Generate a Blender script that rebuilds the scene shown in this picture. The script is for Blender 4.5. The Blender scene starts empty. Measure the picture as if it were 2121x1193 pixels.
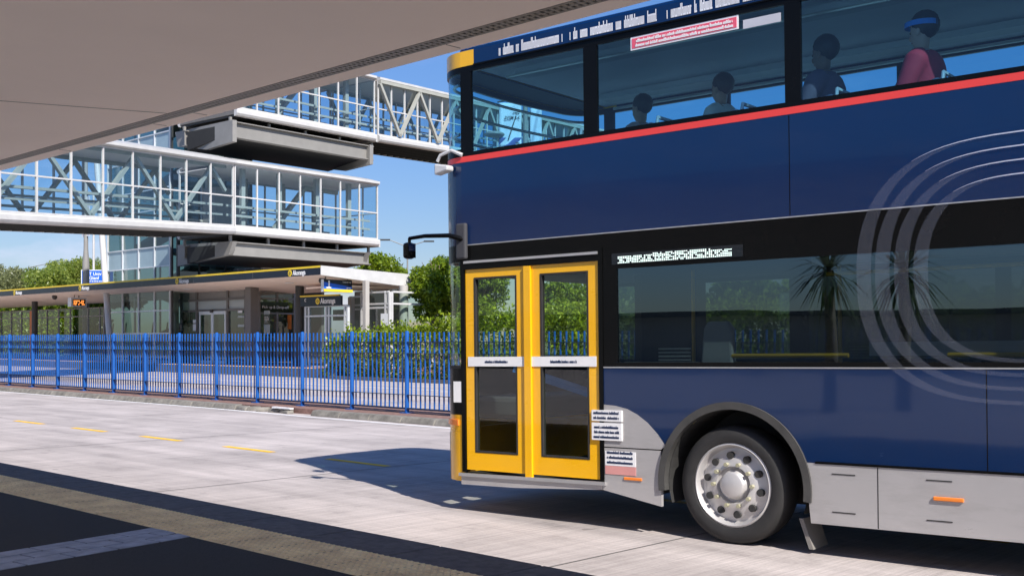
SKY_STR, SUN_STR, EXPO = .085, 4.5, .68
import bpy, bmesh, math, random
import numpy as np
from mathutils import Vector, Matrix

random.seed(7)
rng = np.random.default_rng(7)
SC = bpy.context.scene
COL = SC.collection
V = Vector
ORI = {}

# ------------------------------------------------------------------ camera model (all positions below are metres)
F, CX, HY, CAMH = 2316.0, 1060.5, 704.0, 1.64
YAW = math.atan2(.695, .719)
CA, SA = math.cos(YAW), math.sin(YAW)

def ray(px, py):
    x = (px - CX) / F
    return V((CA * x - SA, SA * x + CA, -(py - HY) / F))

EYE = V((0, 0, CAMH))
def at(px, py, depth): return EYE + ray(px, py) * depth
def onY(px, py, Y):
    r = ray(px, py); return EYE + r * (Y / r.y)
def onX(px, py, X):
    r = ray(px, py); return EYE + r * (X / r.x)
def onZ(px, py, z):
    r = ray(px, py); return EYE + r * ((z - CAMH) / r.z)

# ------------------------------------------------------------------ materials
def nodes_of(m):
    m.use_nodes = True
    nt = m.node_tree
    return nt, nt.nodes, nt.links

def mat(name, col, rough=.5, metal=0.0, var=.1, vscale=2.0, bump=0.0, bscale=30.0, coat=0.0, spec=.5, streak=None):
    m = bpy.data.materials.new(name)
    nt, n, l = nodes_of(m)
    b = n['Principled BSDF']
    b.inputs['Roughness'].default_value = rough
    b.inputs['Metallic'].default_value = metal
    b.inputs['Coat Weight'].default_value = coat
    b.inputs['Coat Roughness'].default_value = .04
    b.inputs['Specular IOR Level'].default_value = spec
    tc = n.new('ShaderNodeTexCoord')
    mp = n.new('ShaderNodeMapping')
    l.new(tc.outputs['Object'], mp.inputs[0])
    if streak: mp.inputs['Scale'].default_value = streak
    nz = n.new('ShaderNodeTexNoise'); nz.inputs['Scale'].default_value = vscale
    nz.inputs['Detail'].default_value = 6; nz.inputs['Roughness'].default_value = .6
    l.new(mp.outputs[0], nz.inputs['Vector'])
    mx = n.new('ShaderNodeMix'); mx.data_type = 'RGBA'
    mr = n.new('ShaderNodeMapRange'); mr.inputs['From Min'].default_value = .3; mr.inputs['From Max'].default_value = .7
    l.new(nz.outputs['Fac'], mr.inputs[0]); l.new(mr.outputs[0], mx.inputs['Factor'])
    mx.inputs['A'].default_value = (*[c * (1 - var) for c in col], 1)
    mx.inputs['B'].default_value = (*[min(1, c * (1 + var)) for c in col], 1)
    l.new(mx.outputs['Result'], b.inputs['Base Color'])
    if bump:
        n2 = n.new('ShaderNodeTexNoise'); n2.inputs['Scale'].default_value = bscale; n2.inputs['Detail'].default_value = 4
        l.new(tc.outputs['Object'], n2.inputs['Vector'])
        bp = n.new('ShaderNodeBump'); bp.inputs['Strength'].default_value = bump; bp.inputs['Distance'].default_value = .01
        l.new(n2.outputs['Fac'], bp.inputs['Height']); l.new(bp.outputs[0], b.inputs['Normal'])
    return m

def glass(name, tint, refl=1.0, ior=1.5, base=0.0, rough=0.0, wav=0.0):
    m = bpy.data.materials.new(name)
    nt, n, l = nodes_of(m)
    n.remove(n['Principled BSDF'])
    out = n['Material Output']
    tr = n.new('ShaderNodeBsdfTransparent'); tr.inputs[0].default_value = (*tint, 1)
    gl = n.new('ShaderNodeBsdfGlossy'); gl.inputs['Roughness'].default_value = rough
    gl.inputs[0].default_value = (*refl, 1) if isinstance(refl, tuple) else (refl, refl, refl, 1)
    fr = n.new('ShaderNodeFresnel')
    ge = n.new('ShaderNodeNewGeometry'); im = n.new('ShaderNodeMapRange')      # same reflectance from either side of the sheet
    im.inputs['To Min'].default_value = ior; im.inputs['To Max'].default_value = 1 / ior
    l.new(ge.outputs['Backfacing'], im.inputs[0]); l.new(im.outputs[0], fr.inputs[0])
    ma = n.new('ShaderNodeMath'); ma.operation = 'MULTIPLY_ADD'; ma.inputs[1].default_value = 1.0 - base; ma.inputs[2].default_value = base
    ma.use_clamp = True
    l.new(fr.outputs[0], ma.inputs[0])
    if wav:
        tc = n.new('ShaderNodeTexCoord'); nz = n.new('ShaderNodeTexNoise'); nz.inputs['Scale'].default_value = .9
        nz.inputs['Detail'].default_value = 1
        bp = n.new('ShaderNodeBump'); bp.inputs['Strength'].default_value = wav; bp.inputs['Distance'].default_value = .02
        l.new(tc.outputs['Object'], nz.inputs['Vector']); l.new(nz.outputs['Fac'], bp.inputs['Height'])
        l.new(bp.outputs[0], gl.inputs['Normal'])
    mx = n.new('ShaderNodeMixShader')
    l.new(ma.outputs[0], mx.inputs[0]); l.new(tr.outputs[0], mx.inputs[1]); l.new(gl.outputs[0], mx.inputs[2])
    l.new(mx.outputs[0], out.inputs[0])
    return m

def film(name, col, alpha, rough=.4):
    m = bpy.data.materials.new(name)
    nt, n, l = nodes_of(m)
    b = n['Principled BSDF']; b.inputs['Base Color'].default_value = (*col, 1); b.inputs['Roughness'].default_value = rough
    b.inputs['Alpha'].default_value = alpha
    return m

def emit(name, col, s):
    m = bpy.data.materials.new(name)
    nt, n, l = nodes_of(m)
    b = n['Principled BSDF']; b.inputs['Base Color'].default_value = (*col, 1)
    b.inputs['Emission Color'].default_value = (*col, 1); b.inputs['Emission Strength'].default_value = s
    return m

def foliage(name, dark, light, transl=.35):
    m = bpy.data.materials.new(name)
    nt, n, l = nodes_of(m)
    b = n['Principled BSDF']; b.inputs['Roughness'].default_value = .42
    g = n.new('ShaderNodeNewGeometry')
    rp = n.new('ShaderNodeValToRGB')
    rp.color_ramp.elements[0].color = (*dark, 1); rp.color_ramp.elements[1].color = (*light, 1)
    l.new(g.outputs['Random Per Island'], rp.inputs[0])
    l.new(rp.outputs[0], b.inputs['Base Color'])
    t = n.new('ShaderNodeBsdfTranslucent')
    hs = n.new('ShaderNodeHueSaturation'); hs.inputs['Value'].default_value = 1.5; hs.inputs['Hue'].default_value = .48
    l.new(rp.outputs[0], hs.inputs['Color']); l.new(hs.outputs[0], t.inputs[0])
    mx = n.new('ShaderNodeMixShader'); mx.inputs[0].default_value = transl
    l.new(b.outputs[0], mx.inputs[1]); l.new(t.outputs[0], mx.inputs[2])
    l.new(mx.outputs[0], n['Material Output'].inputs[0])
    return m

# ------------------------------------------------------------------ mesh builder
class MB:
    def __init__(s, tf=None): s.v = []; s.f = []; s.tf = tf
    def add(s, vs, fs):
        o = len(s.v); s.v += [tuple(p) for p in vs]; s.f += [tuple(i + o for i in f) for f in fs]; return s
    def poly(s, pts): return s.add(pts, [tuple(range(len(pts)))])
    def hexa(s, p):  # 8 points: bottom 0-3, top 4-7
        return s.add(p, [(0, 3, 2, 1), (4, 5, 6, 7), (0, 1, 5, 4), (1, 2, 6, 5), (2, 3, 7, 6), (3, 0, 4, 7)])
    def box(s, x0, x1, y0, y1, z0, z1):
        return s.hexa([(x0, y0, z0), (x1, y0, z0), (x1, y1, z0), (x0, y1, z0), (x0, y0, z1), (x1, y0, z1), (x1, y1, z1), (x0, y1, z1)])
    def bar(s, a, b, w, h, up=(0, 0, 1)):
        a, b = V(a), V(b); d = (b - a).normalized(); u = V(up)
        if abs(d.dot(u)) > .98: u = V((1, 0, 0))
        sd = d.cross(u).normalized(); u = sd.cross(d).normalized()
        sd *= w / 2; u *= h / 2
        return s.hexa([a - sd - u, a + sd - u, b + sd - u, b - sd - u, a - sd + u, a + sd + u, b + sd + u, b - sd + u])
    def tube(s, pts, r, n=10, cap=True):
        pts = [V(p) for p in pts]; k = len(pts)
        rs = r if isinstance(r, (list, tuple)) else [r] * k
        t0 = (pts[1] - pts[0]).normalized()
        ref = V((0, 0, 1)) if abs(t0.z) < .9 else V((1, 0, 0))
        nx = t0.cross(ref).normalized(); vs = []
        for i, p in enumerate(pts):
            t = (pts[min(i + 1, k - 1)] - pts[max(i - 1, 0)]).normalized()
            nx = (nx - t * nx.dot(t)).normalized(); ny = t.cross(nx)
            for j in range(n):
                a = 2 * math.pi * j / n
                vs.append(p + (nx * math.cos(a) + ny * math.sin(a)) * rs[i])
        fs = [(i * n + j, i * n + (j + 1) % n, (i + 1) * n + (j + 1) % n, (i + 1) * n + j) for i in range(k - 1) for j in range(n)]
        if cap: fs += [tuple(range(n))[::-1], tuple((k - 1) * n + j for j in range(n))]
        return s.add(vs, fs)
    def prism(s, pts2, fn, t0, t1):
        n = len(pts2)
        vs = [fn(a, b, t0) for a, b in pts2] + [fn(a, b, t1) for a, b in pts2]
        return s.add(vs, [tuple(range(n))[::-1], tuple(range(n, 2 * n))] + [(i, (i + 1) % n, n + (i + 1) % n, n + i) for i in range(n)])
    def lathe(s, prof, fn, n=32):  # prof: (radius, axial); fn(a, b, axial) -> point
        k = len(prof); vs = []
        for r, z in prof:
            for j in range(n):
                a = 2 * math.pi * j / n; vs.append(fn(r * math.cos(a), r * math.sin(a), z))
        return s.add(vs, [(i * n + j, i * n + (j + 1) % n, (i + 1) * n + (j + 1) % n, (i + 1) * n + j) for i in range(k - 1) for j in range(n)])
    def disc(s, c, ax, r, n=24, th=.01):
        c = V(c); ax = V(ax).normalized()
        return s.tube([c, c + ax * th], r, n)
    def ball(s, c, r, n=10, sq=(1, 1, 1)):
        c = V(c); vs = []; m = n // 2 + 1
        for i in range(m + 1):
            th = math.pi * i / m
            for j in range(n):
                a = 2 * math.pi * j / n
                vs.append(c + V((math.sin(th) * math.cos(a) * r * sq[0], math.sin(th) * math.sin(a) * r * sq[1], math.cos(th) * r * sq[2])))
        return s.add(vs, [(i * n + j, i * n + (j + 1) % n, (i + 1) * n + (j + 1) % n, (i + 1) * n + j) for i in range(m) for j in range(n)])
    def build(s, name, m, parent=None, smooth=False, bevel=0, base=None, weld=False):
        vs = s.v if s.tf is None else [s.tf(p) for p in s.v]
        if parent is not None: org = ORI[parent.name]
        elif base is not None: org = V(base)
        else:
            a = np.array(vs); org = V(((a[:, 0].min() + a[:, 0].max()) / 2, (a[:, 1].min() + a[:, 1].max()) / 2, a[:, 2].min()))
        me = bpy.data.meshes.new(name)
        me.from_pydata([(p[0] - org[0], p[1] - org[1], p[2] - org[2]) for p in vs], [], s.f)
        bm = bmesh.new(); bm.from_mesh(me)
        if weld: bmesh.ops.remove_doubles(bm, verts=bm.verts, dist=1e-5)
        bmesh.ops.recalc_face_normals(bm, faces=bm.faces)
        bm.to_mesh(me); bm.free()
        return link(name, me, m, parent, org, smooth, bevel)

def link(name, me, m, parent, org, smooth=False, bevel=0):
    me.materials.append(m)
    if smooth: me.shade_smooth() if hasattr(me, 'shade_smooth') else None
    o = bpy.data.objects.new(name, me); COL.objects.link(o)
    if parent is not None: o.parent = parent
    else: o.location = org
    ORI[o.name] = V(org)
    if smooth == 'auto': me.set_sharp_from_angle(angle=math.radians(40))
    if bevel:
        b = o.modifiers.new('bevel', 'BEVEL'); b.width = bevel; b.segments = 2; b.limit_method = 'ANGLE'; b.angle_limit = math.radians(40)
    return o

def thing(name, label, cat, loc, group=None):
    o = bpy.data.objects.new(name, None); COL.objects.link(o)
    o.location = loc; o.empty_display_size = .3; ORI[o.name] = V(loc)
    o['label'] = label; o['category'] = cat
    if group: o['group'] = group
    return o
def tag(o, label, cat, group=None):
    o['label'] = label; o['category'] = cat
    if group: o['group'] = group
    return o
def struct(o): o['kind'] = 'structure'; return o

def text_mb(s, size, org, xd, yd, depth=.004, align='LEFT', tf=None, squash=1.0, bold=0.0):
    cu = bpy.data.curves.new('t', 'FONT'); cu.body = s; cu.size = size; cu.align_x = align; cu.extrude = depth; cu.offset = bold
    ob = bpy.data.objects.new('t', cu); COL.objects.link(ob)
    dg = bpy.context.evaluated_depsgraph_get(); dg.update()
    me = bpy.data.meshes.new_from_object(ob.evaluated_get(dg))
    xd, yd = V(xd).normalized(), V(yd).normalized(); zd = xd.cross(yd); org = V(org)
    mb = MB(tf)
    mb.add([org + xd * (v.co.x * squash) + yd * v.co.y + zd * v.co.z for v in me.vertices], [tuple(p.vertices) for p in me.polygons])
    bpy.data.objects.remove(ob); bpy.data.curves.remove(cu); bpy.data.meshes.remove(me)
    return mb

def leaf_object(name, pts, size, m, parent=None, seed=1, aspect=.45, droop=.0, base=None):
    r = np.random.default_rng(seed); n = len(pts); pts = np.asarray(pts, float)
    a = r.normal(size=(n, 3)); a[:, 2] += .2 - droop; a /= np.linalg.norm(a, axis=1)[:, None]
    b = r.normal(size=(n, 3)); b -= a * (a * b).sum(1)[:, None]; b /= np.linalg.norm(b, axis=1)[:, None]
    s = (size * r.uniform(.6, 1.3, n))[:, None]
    vs = np.stack([pts - a * s, pts + b * s * aspect - a * s * .1, pts + a * s, pts - b * s * aspect - a * s * .1], 1).reshape(-1, 3)
    org = ORI[parent.name] if parent is not None else V(base if base is not None else pts.mean(0))
    vs = vs - np.array(org)
    me = bpy.data.meshes.new(name)
    me.vertices.add(4 * n); me.vertices.foreach_set('co', vs.astype(np.float32).ravel())
    me.loops.add(4 * n); me.loops.foreach_set('vertex_index', np.arange(4 * n, dtype=np.int32))
    me.polygons.add(n); me.polygons.foreach_set('loop_start', np.arange(0, 4 * n, 4, dtype=np.int32))
    me.update(calc_edges=True); me.validate()
    return link(name, me, m, parent, org)

def crown_pts(c, rad, nclump, nleaf, seed, clump=.33, zmin=None):
    r = np.random.default_rng(seed); c = np.array(c, float); rad = np.array(rad, float)
    d = r.normal(size=(nclump, 3)); d /= np.linalg.norm(d, axis=1)[:, None]
    cc = c + d * rad * (r.uniform(.25, 1, nclump) ** .6)[:, None] * .82
    w = r.uniform(.6, 1.4, nclump); k = r.choice(nclump, nleaf, p=w / w.sum())
    e = r.normal(size=(nleaf, 3)); e /= np.linalg.norm(e, axis=1)[:, None]
    cr = clump * rad.mean() * w[k] ** .5
    p = cc[k] + e * (cr * r.uniform(.5, 1.08, nleaf))[:, None]
    if zmin is not None: p[:, 2] = np.maximum(p[:, 2], zmin + r.uniform(0, .3, nleaf))
    return p

def tree(label, base, c, rad, nclump, nleaf, leaf, m, seed, trunk_r=.12, name='tree', group=None, clump=.33):
    t = thing(name, label, 'tree', base, group)
    base = V(base); c = V(c); tb = MB()
    mid = (base + c) / 2 + V((random.uniform(-.2, .2), random.uniform(-.2, .2), 0))
    tb.tube([base, mid, c], [trunk_r * 1.2, trunk_r * .9, trunk_r * .5], 8)
    for i in range(7):
        a = random.uniform(0, 6.28); e = c + V((math.cos(a) * rad[0] * .7, math.sin(a) * rad[1] * .7, random.uniform(-.3, .7) * rad[2]))
        st = base.lerp(c, random.uniform(.5, .95))
        tb.tube([st, st.lerp(e, .5) + V((0, 0, .1)), e], [trunk_r * .45, trunk_r * .3, trunk_r * .1], 6)
    tb.build('trunk', M['bark'], t, smooth=True)
    leaf_object('crown', crown_pts(c, rad, nclump, nleaf, seed, clump), leaf, m, t, seed)
    return t

M = {}
# ------------------------------------------------------------------ world, sun, camera
SUN_EL = math.radians(42)
SUND = V((.954 * math.cos(SUN_EL), -.299 * math.cos(SUN_EL), math.sin(SUN_EL)))
W = bpy.data.worlds.new('World'); SC.world = W; W.use_nodes = True
nt = W.node_tree; n = nt.nodes; l = nt.links
bg = n['Background']; bg.inputs[1].default_value = SKY_STR
sky = n.new('ShaderNodeTexSky'); sky.sky_type = 'NISHITA'; sky.sun_disc = False
sky.sun_elevation = SUN_EL; sky.sun_rotation = math.atan2(SUND.x, SUND.y)
sky.altitude = 0; sky.air_density = 1.0; sky.dust_density = .25; sky.ozone_density = 3.2
tc = n.new('ShaderNodeTexCoord'); mp = n.new('ShaderNodeMapping'); mp.inputs['Scale'].default_value = (1, 1, 3.2)
nz = n.new('ShaderNodeTexNoise'); nz.inputs['Scale'].default_value = 3.1; nz.inputs['Detail'].default_value = 9; nz.inputs['Roughness'].default_value = .58
l.new(tc.outputs['Generated'], mp.inputs[0]); l.new(mp.outputs[0], nz.inputs['Vector'])
cr = n.new('ShaderNodeMapRange'); cr.inputs['From Min'].default_value = .56; cr.inputs['From Max'].default_value = .80
l.new(nz.outputs['Fac'], cr.inputs[0])
sx = n.new('ShaderNodeSeparateXYZ'); l.new(tc.outputs['Generated'], sx.inputs[0])
lo = n.new('ShaderNodeMapRange'); lo.inputs['From Min'].default_value = .26; lo.inputs['From Max'].default_value = .06
l.new(sx.outputs['Z'], lo.inputs[0])
mu = n.new('ShaderNodeMath'); mu.operation = 'MULTIPLY'; l.new(cr.outputs[0], mu.inputs[0]); l.new(lo.outputs[0], mu.inputs[1])
mx = n.new('ShaderNodeMix'); mx.data_type = 'RGBA'; l.new(mu.outputs[0], mx.inputs['Factor'])
hs = n.new('ShaderNodeHueSaturation'); hs.inputs['Saturation'].default_value = 1.2
l.new(sky.outputs[0], hs.inputs['Color'])
l.new(hs.outputs[0], mx.inputs['A']); mx.inputs['B'].default_value = (11, 11, 11.8, 1)
# haze-free air: the band of sky low over the horizon is held down a little
zr_ = n.new('ShaderNodeMapRange'); zr_.inputs['From Min'].default_value = -.02; zr_.inputs['From Max'].default_value = .30
zr_.inputs['To Min'].default_value = .50; zr_.inputs['To Max'].default_value = .95; l.new(sx.outputs['Z'], zr_.inputs[0])
sc_ = n.new('ShaderNodeVectorMath'); sc_.operation = 'SCALE'; l.new(mx.outputs['Result'], sc_.inputs[0]); l.new(zr_.outputs[0], sc_.inputs['Scale'])
tn_ = n.new('ShaderNodeVectorMath'); tn_.operation = 'MULTIPLY'; tn_.inputs[1].default_value = (1.04, 1.0, 1.17); l.new(sc_.outputs[0], tn_.inputs[0])
l.new(tn_.outputs[0], bg.inputs[0])

sun = bpy.data.lights.new('sun', 'SUN'); sun.energy = SUN_STR; sun.angle = math.radians(.53); sun.color = (1, .955, .89)
so = bpy.data.objects.new('sun', sun); COL.objects.link(so)
so.rotation_euler = SUND.to_track_quat('Z', 'Y').to_euler(); so.location = SUND * 60

cam = bpy.data.cameras.new('camera'); cam.sensor_width = 36; cam.lens = F / 2121 * 36; cam.shift_y = (HY - 596.5) / 2121
cam.clip_end = 3000; cam.clip_start = .05
co = bpy.data.objects.new('camera', cam); COL.objects.link(co); SC.camera = co
co.location = EYE; co.rotation_euler = (math.pi / 2, 0, YAW)
SC.view_settings.view_transform = 'Standard'; SC.view_settings.look = 'None'; SC.view_settings.gamma = 1
SC.view_settings.use_curve_mapping = False; SC.view_settings.exposure = EXPO
SC.render.engine = 'CYCLES'; SC.cycles.transparent_max_bounces = 40; SC.cycles.max_bounces = 12; SC.cycles.diffuse_bounces = 6

# ------------------------------------------------------------------ shared materials
M['steel_white'] = mat('painted steel white', (.52, .51, .50), .4, var=.08)
M['beige'] = mat('beige painted steel', (.42, .39, .36), .45, var=.06)
M['taupe'] = mat('taupe painted steel', (.15, .14, .13), .5, var=.08)
M['taupe_light'] = mat('light taupe steel', (.235, .225, .21), .45, var=.07)
M['truss'] = mat('grey olive truss', (.36, .36, .32), .45, var=.07)
M['alu'] = mat('aluminium', (.66, .68, .70), .35, .25, var=.06)
M['dark'] = mat('dark steel', (.045, .043, .04), .5, var=.12)
M['black'] = mat('black gloss', (.010, .010, .012), .12, var=.1)
M['rubber'] = mat('black rubber', (.022, .021, .021), .7, var=.2, vscale=8, bump=.2)
M['soffit'] = mat('soffit panel', (.965, .835, .755), .6, var=.035, vscale=.6)
M['roof_metal'] = mat('corrugated roof', (.55, .54, .53), .4, .2, var=.06)
M['asphalt'] = mat('dark asphalt', (.026, .025, .022), .92, var=.5, vscale=90, bump=.6, bscale=160)
M['bark'] = mat('bark', (.12, .09, .065), .9, var=.3, vscale=12, bump=.6)
M['kerbstone'] = mat('old kerb concrete', (.19, .175, .15), .9, var=.4, vscale=5, bump=.5, bscale=60)
M['kerbdark'] = mat('kerb basalt', (.105, .098, .092), .85, var=.3, vscale=14, bump=.4, bscale=80)
M['brickpave'] = mat('red brown paving', (.22, .125, .10), .9, var=.35, vscale=9, bump=.4, bscale=70)
M['paver'] = mat('blue grey pavers', (.33, .36, .41), .8, var=.25, vscale=7, bump=.3, bscale=60)
M['tactile'] = mat('cream tactile tile', (.88, .63, .33), .75, var=.25, vscale=3.5, bump=.2)
M['white_line'] = mat('white road paint', (.74, .73, .72), .8, var=.12, vscale=9)
M['yellow_line'] = mat('yellow road paint', (.88, .50, .03), .8, var=.14, vscale=9)
M['fence_rail'] = mat('dark navy rail', (.005, .016, .055), .5)
M['fence_blue'] = mat('fence blue', (.006, .088, .34), .42, var=.1, vscale=4)
M['leaf_a'] = foliage('hedge leaf', (.055, .12, .006), (.33, .42, .022), .45)
M['leaf_b'] = foliage('tree leaf', (.05, .11, .008), (.28, .38, .022), .45)
M['leaf_c'] = foliage('distant leaf', (.10, .17, .022), (.34, .40, .08), .5)
M['leaf_e'] = foliage('olive leaf', (.10, .12, .045), (.28, .30, .13), .4)
M['leaf_f'] = foliage('cabbage tree leaf', (.012, .022, .006), (.05, .065, .02), .15)  # silhouette darkness put into the leaf colour for the mirrored crowns
M['leaf_d'] = foliage('low hedge leaf', (.05, .06, .025), (.20, .25, .06))
M['pane'] = glass('bridge glass', (.75, .875, .94), .9, 1.5, .03, wav=.06)
M['pane_dark'] = glass('station glass', (.38, .50, .48), .9, 1.55, .05, wav=.15)
M['pane_screen'] = glass('screen glass', (.72, .84, .80), .9, 1.5, .02)
M['frost'] = film('frosted glass', (.50, .56, .56), .75, .5)
M['spandrel'] = mat('blue grey spandrel', (.30, .40, .45), .12, var=.06, coat=.5)
M['navy'] = mat('navy fascia', (.008, .013, .028), .2, var=.1, spec=.35)
M['sign_yellow'] = mat('sign yellow', (.85, .60, .03), .4, var=.05)
M['sign_white'] = mat('sign white', (.82, .82, .82), .45, var=.03)
M['road_sign_blue'] = mat('road sign blue', (.015, .12, .62), .35, var=.05)
M['orange'] = mat('orange panel', (.50, .14, .02), .5, var=.2)

# ------------------------------------------------------------------ ground
def concrete(name, col, groove=1.0):
    m = mat(name, col, .85)
    nt, n, l = nodes_of(m); b = n['Principled BSDF']
    g = n.new('ShaderNodeNewGeometry')
    def nz(scale, sc, det=5, ro=.6):
        mp = n.new('ShaderNodeMapping'); mp.inputs['Scale'].default_value = sc; l.new(g.outputs['Position'], mp.inputs[0])
        t = n.new('ShaderNodeTexNoise'); t.inputs['Scale'].default_value = scale; t.inputs['Detail'].default_value = det; t.inputs['Roughness'].default_value = ro
        l.new(mp.outputs[0], t.inputs['Vector']); return t
    def ramp(t, a, bb, lo=.35, hi=.65):
        r = n.new('ShaderNodeMapRange'); r.inputs['From Min'].default_value = lo; r.inputs['From Max'].default_value = hi
        r.inputs['To Min'].default_value = a; r.inputs['To Max'].default_value = bb; l.new(t.outputs['Fac'], r.inputs[0]); return r
    parts = [ramp(nz(1, (26, .55, 1), 4), .86, 1.08), ramp(nz(1, (80, 1.2, 1), 2), .90, 1.08), ramp(nz(1, (.35, 1.1, 1), 5), .86, 1.06),
             ramp(nz(1, (.06, 2.2, 1), 3), .90, 1.05), ramp(nz(45, (1, 1, 1), 3), .93, 1.06), ramp(nz(2.2, (1, 1, 1), 8, .7), .74, 1.0, .28, .44), ramp(nz(.55, (1, 1, 1), 7, .65), .82, 1.04, .34, .6),
             ramp(nz(3.3, (1, 1, 1), 2, .4), .62, 1.0, .215, .25), ramp(nz(11, (1, 1, 1), 2, .4), .66, 1.0, .20, .235), ramp(nz(1, (.03, 3.2, 1), 4, .65), .86, 1.03, .32, .55)]
    cur = None
    for p in parts:
        if cur is None: cur = p.outputs[0]
        else:
            mm = n.new('ShaderNodeMath'); mm.operation = 'MULTIPLY'; l.new(cur, mm.inputs[0]); l.new(p.outputs[0], mm.inputs[1]); cur = mm.outputs[0]
    vm = n.new('ShaderNodeVectorMath'); vm.operation = 'SCALE'; vm.inputs[0].default_value = col
    l.new(cur, vm.inputs['Scale']); l.new(vm.outputs[0], b.inputs['Base Color'])
    bp = n.new('ShaderNodeBump'); bp.inputs['Strength'].default_value = .35 * groove; bp.inputs['Distance'].default_value = .008
    q = nz(1, (60, .8, 1), 3); l.new(q.outputs['Fac'], bp.inputs['Height']); l.new(bp.outputs[0], b.inputs['Normal'])
    return m
M['road'] = concrete('road concrete', (.485, .428, .405))
M['groundm'] = mat('verge ground', (.10, .115, .06), .95, var=.4, vscale=.5)

def sheet(name, x0, x1, y0, y1, z, m):
    return struct(MB().poly([(x0, y0, z), (x1, y0, z), (x1, y1, z), (x0, y1, z)]).build(name, m))
sheet('ground', -900, 700, -700, 900, -.02, M['groundm'])
sheet('road', -190, 70, 5.46, 28.85, 0, M['road'])

# near platform: asphalt, paver band, tactile strip, kerb
PX0, PX1 = -60, 30
struct(MB().box(PX0, PX1, -1.0, 4.40, -.1, .15).build('platform', M['asphalt']))
tm = MB(); tm.box(PX0, PX1, 4.40, 4.95, -.1, .152)
x = -34.0
while x < -2.5:
    for j in range(9):
        y = 4.43 + .061 * j; 
        for ang in (0,):
            r0, r1, z0, z1 = .021, .013, .152, .161
            k = 8 if x > -14 else 5
            vs = [(x + r0 * math.cos(6.283 * i / k), y + r0 * math.sin(6.283 * i / k), z0) for i in range(k)] + \
                 [(x + r1 * math.cos(6.283 * i / k), y + r1 * math.sin(6.283 * i / k), z1) for i in range(k)]
            tm.add(vs, [tuple(range(k, 2 * k))] + [(i, (i + 1) % k, k + (i + 1) % k, k + i) for i in range(k)])
    x += .061
struct(tm.build('tactile_paving', M['tactile']))
jm = MB()
for i in range(80):
    xx = -34 + .4 * i
    jm.box(xx - .002, xx + .002, 4.402, 4.948, .1521, .1535)
struct(jm.build('tile_joint', M['dark']))
km = MB(); x = PX0
while x < PX1:
    km.box(x + .004, x + .996, 4.95, 5.47, -.1, .150); km.box(x + .004, x + .996, 5.47, 5.51, -.1, .115); x += 1.0
struct(km.build('kerb', M['kerbdark'], bevel=.012))
# paver band crossing the platform (three courses, running bond)
pm = MB(); a0 = V((-7.98, 3.12)); dr = V((-.20, 1.36)).normalized(); pr = V((dr.y, -dr.x))
base0 = V((-8.22, 4.39))
for c in range(3):
    t = -.17 * (c % 2) 
    while t < 6:
        p0 = base0 + pr * (.195 * c + .011) - dr * (t + .008); p1 = base0 + pr * (.195 * c + .188) - dr * (t + .008)
        q0 = base0 + pr * (.195 * c + .011) - dr * (t + .342); q1 = base0 + pr * (.195 * c + .188) - dr * (t + .342)
        pts = [p0, p1, q1, q0]; pts = [V((p.x, min(p.y, 4.398))) for p in pts]
        if abs(pts[0].y - pts[3].y) > .02 and t > -.3:
            pm.hexa([(p.x, p.y, .14) for p in pts] + [(p.x, p.y, .1545 + random.uniform(0, .002)) for p in pts])
        t += .35
struct(pm.build('pavement', M['paver'], bevel=.003))

# markings on the bus road
lm = MB()
for k in range(-12, 40):
    if k in (1,): pass
    x0 = -11.25 - 2.62 * k
    lm.poly([(x0, 9.255, .004), (x0 - 1.30, 9.255, .004), (x0 - 1.30, 9.385, .004), (x0, 9.385, .004)])
struct(lm.build('lane_marking', M['yellow_line']))
wl = MB(); wl.poly([(-150, 14.02, .004), (-24, 14.22, .004), (-19.5, 14.05, .004), (60, 14.1, .004), (60, 14.22, .004), (-19.5, 14.17, .004), (-24, 14.36, .004), (-150, 14.16, .004)])
wl.poly([(-150, 24.3, .004), (60, 24.3, .004), (60, 24.45, .004), (-150, 24.45, .004)])
struct(wl.build('edge_line', M['white_line']))
jt = MB()
for k in range(-6, 24):
    xx = -5.42 - 5.74 * k
    jt.poly([(xx - .009, 5.52, .003), (xx + .009, 5.52, .003), (xx + .009, 14.4, .003), (xx - .009, 14.4, .003)])
    jt.poly([(xx - .009, 16.3, .003), (xx + .009, 16.3, .003), (xx + .009, 28.7, .003), (xx - .009, 28.7, .003)])
struct(jt.build('road_joint', mat('joint sealant', (.12, .115, .11), .9)))

# median island: kerbs, brick paving, broken kerb pieces
km = MB(); x = -150.0
while x < 60:
    if not (-23.6 < x < -20.8):
        dy = 0 if x > -20.8 else -.0
        km.hexa([(x + .004, 14.38 + dy, 0), (x + .995, 14.38 + dy, 0), (x + .995, 14.62 + dy, 0), (x + .004, 14.62 + dy, 0),
                 (x + .004, 14.45 + dy, .115), (x + .995, 14.45 + dy, .115), (x + .995, 14.62 + dy, .125), (x + .004, 14.62 + dy, .125)])
    km.box(x + .004, x + .995, 16.05, 16.25, 0, .125)
    x += 1.0
for X_, s, a in ((-23.3, .30, .2), (-22.75, .24, -.1), (-22.35, .16, .5), (-21.95, .12, .9), (-21.5, .18, .1), (-21.05, .26, -.2)):
    p = V((X_, 14.50 + .05 * math.sin(X_ * 7), 0)); cc, ss = math.cos(a) * s, math.sin(a) * s
    km.hexa([(p.x - cc, p.y - ss - .08, 0), (p.x + cc, p.y + ss - .08, 0), (p.x + cc, p.y + ss + .1, 0), (p.x - cc, p.y - ss + .1, 0),
             (p.x - cc * .9, p.y - ss - .05, .09), (p.x + cc * .8, p.y + ss - .05, .06), (p.x + cc * .9, p.y + ss + .1, .11), (p.x - cc * .8, p.y - ss + .1, .10)])
struct(km.build('median_kerb', M['kerbstone'], bevel=.02))
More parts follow.
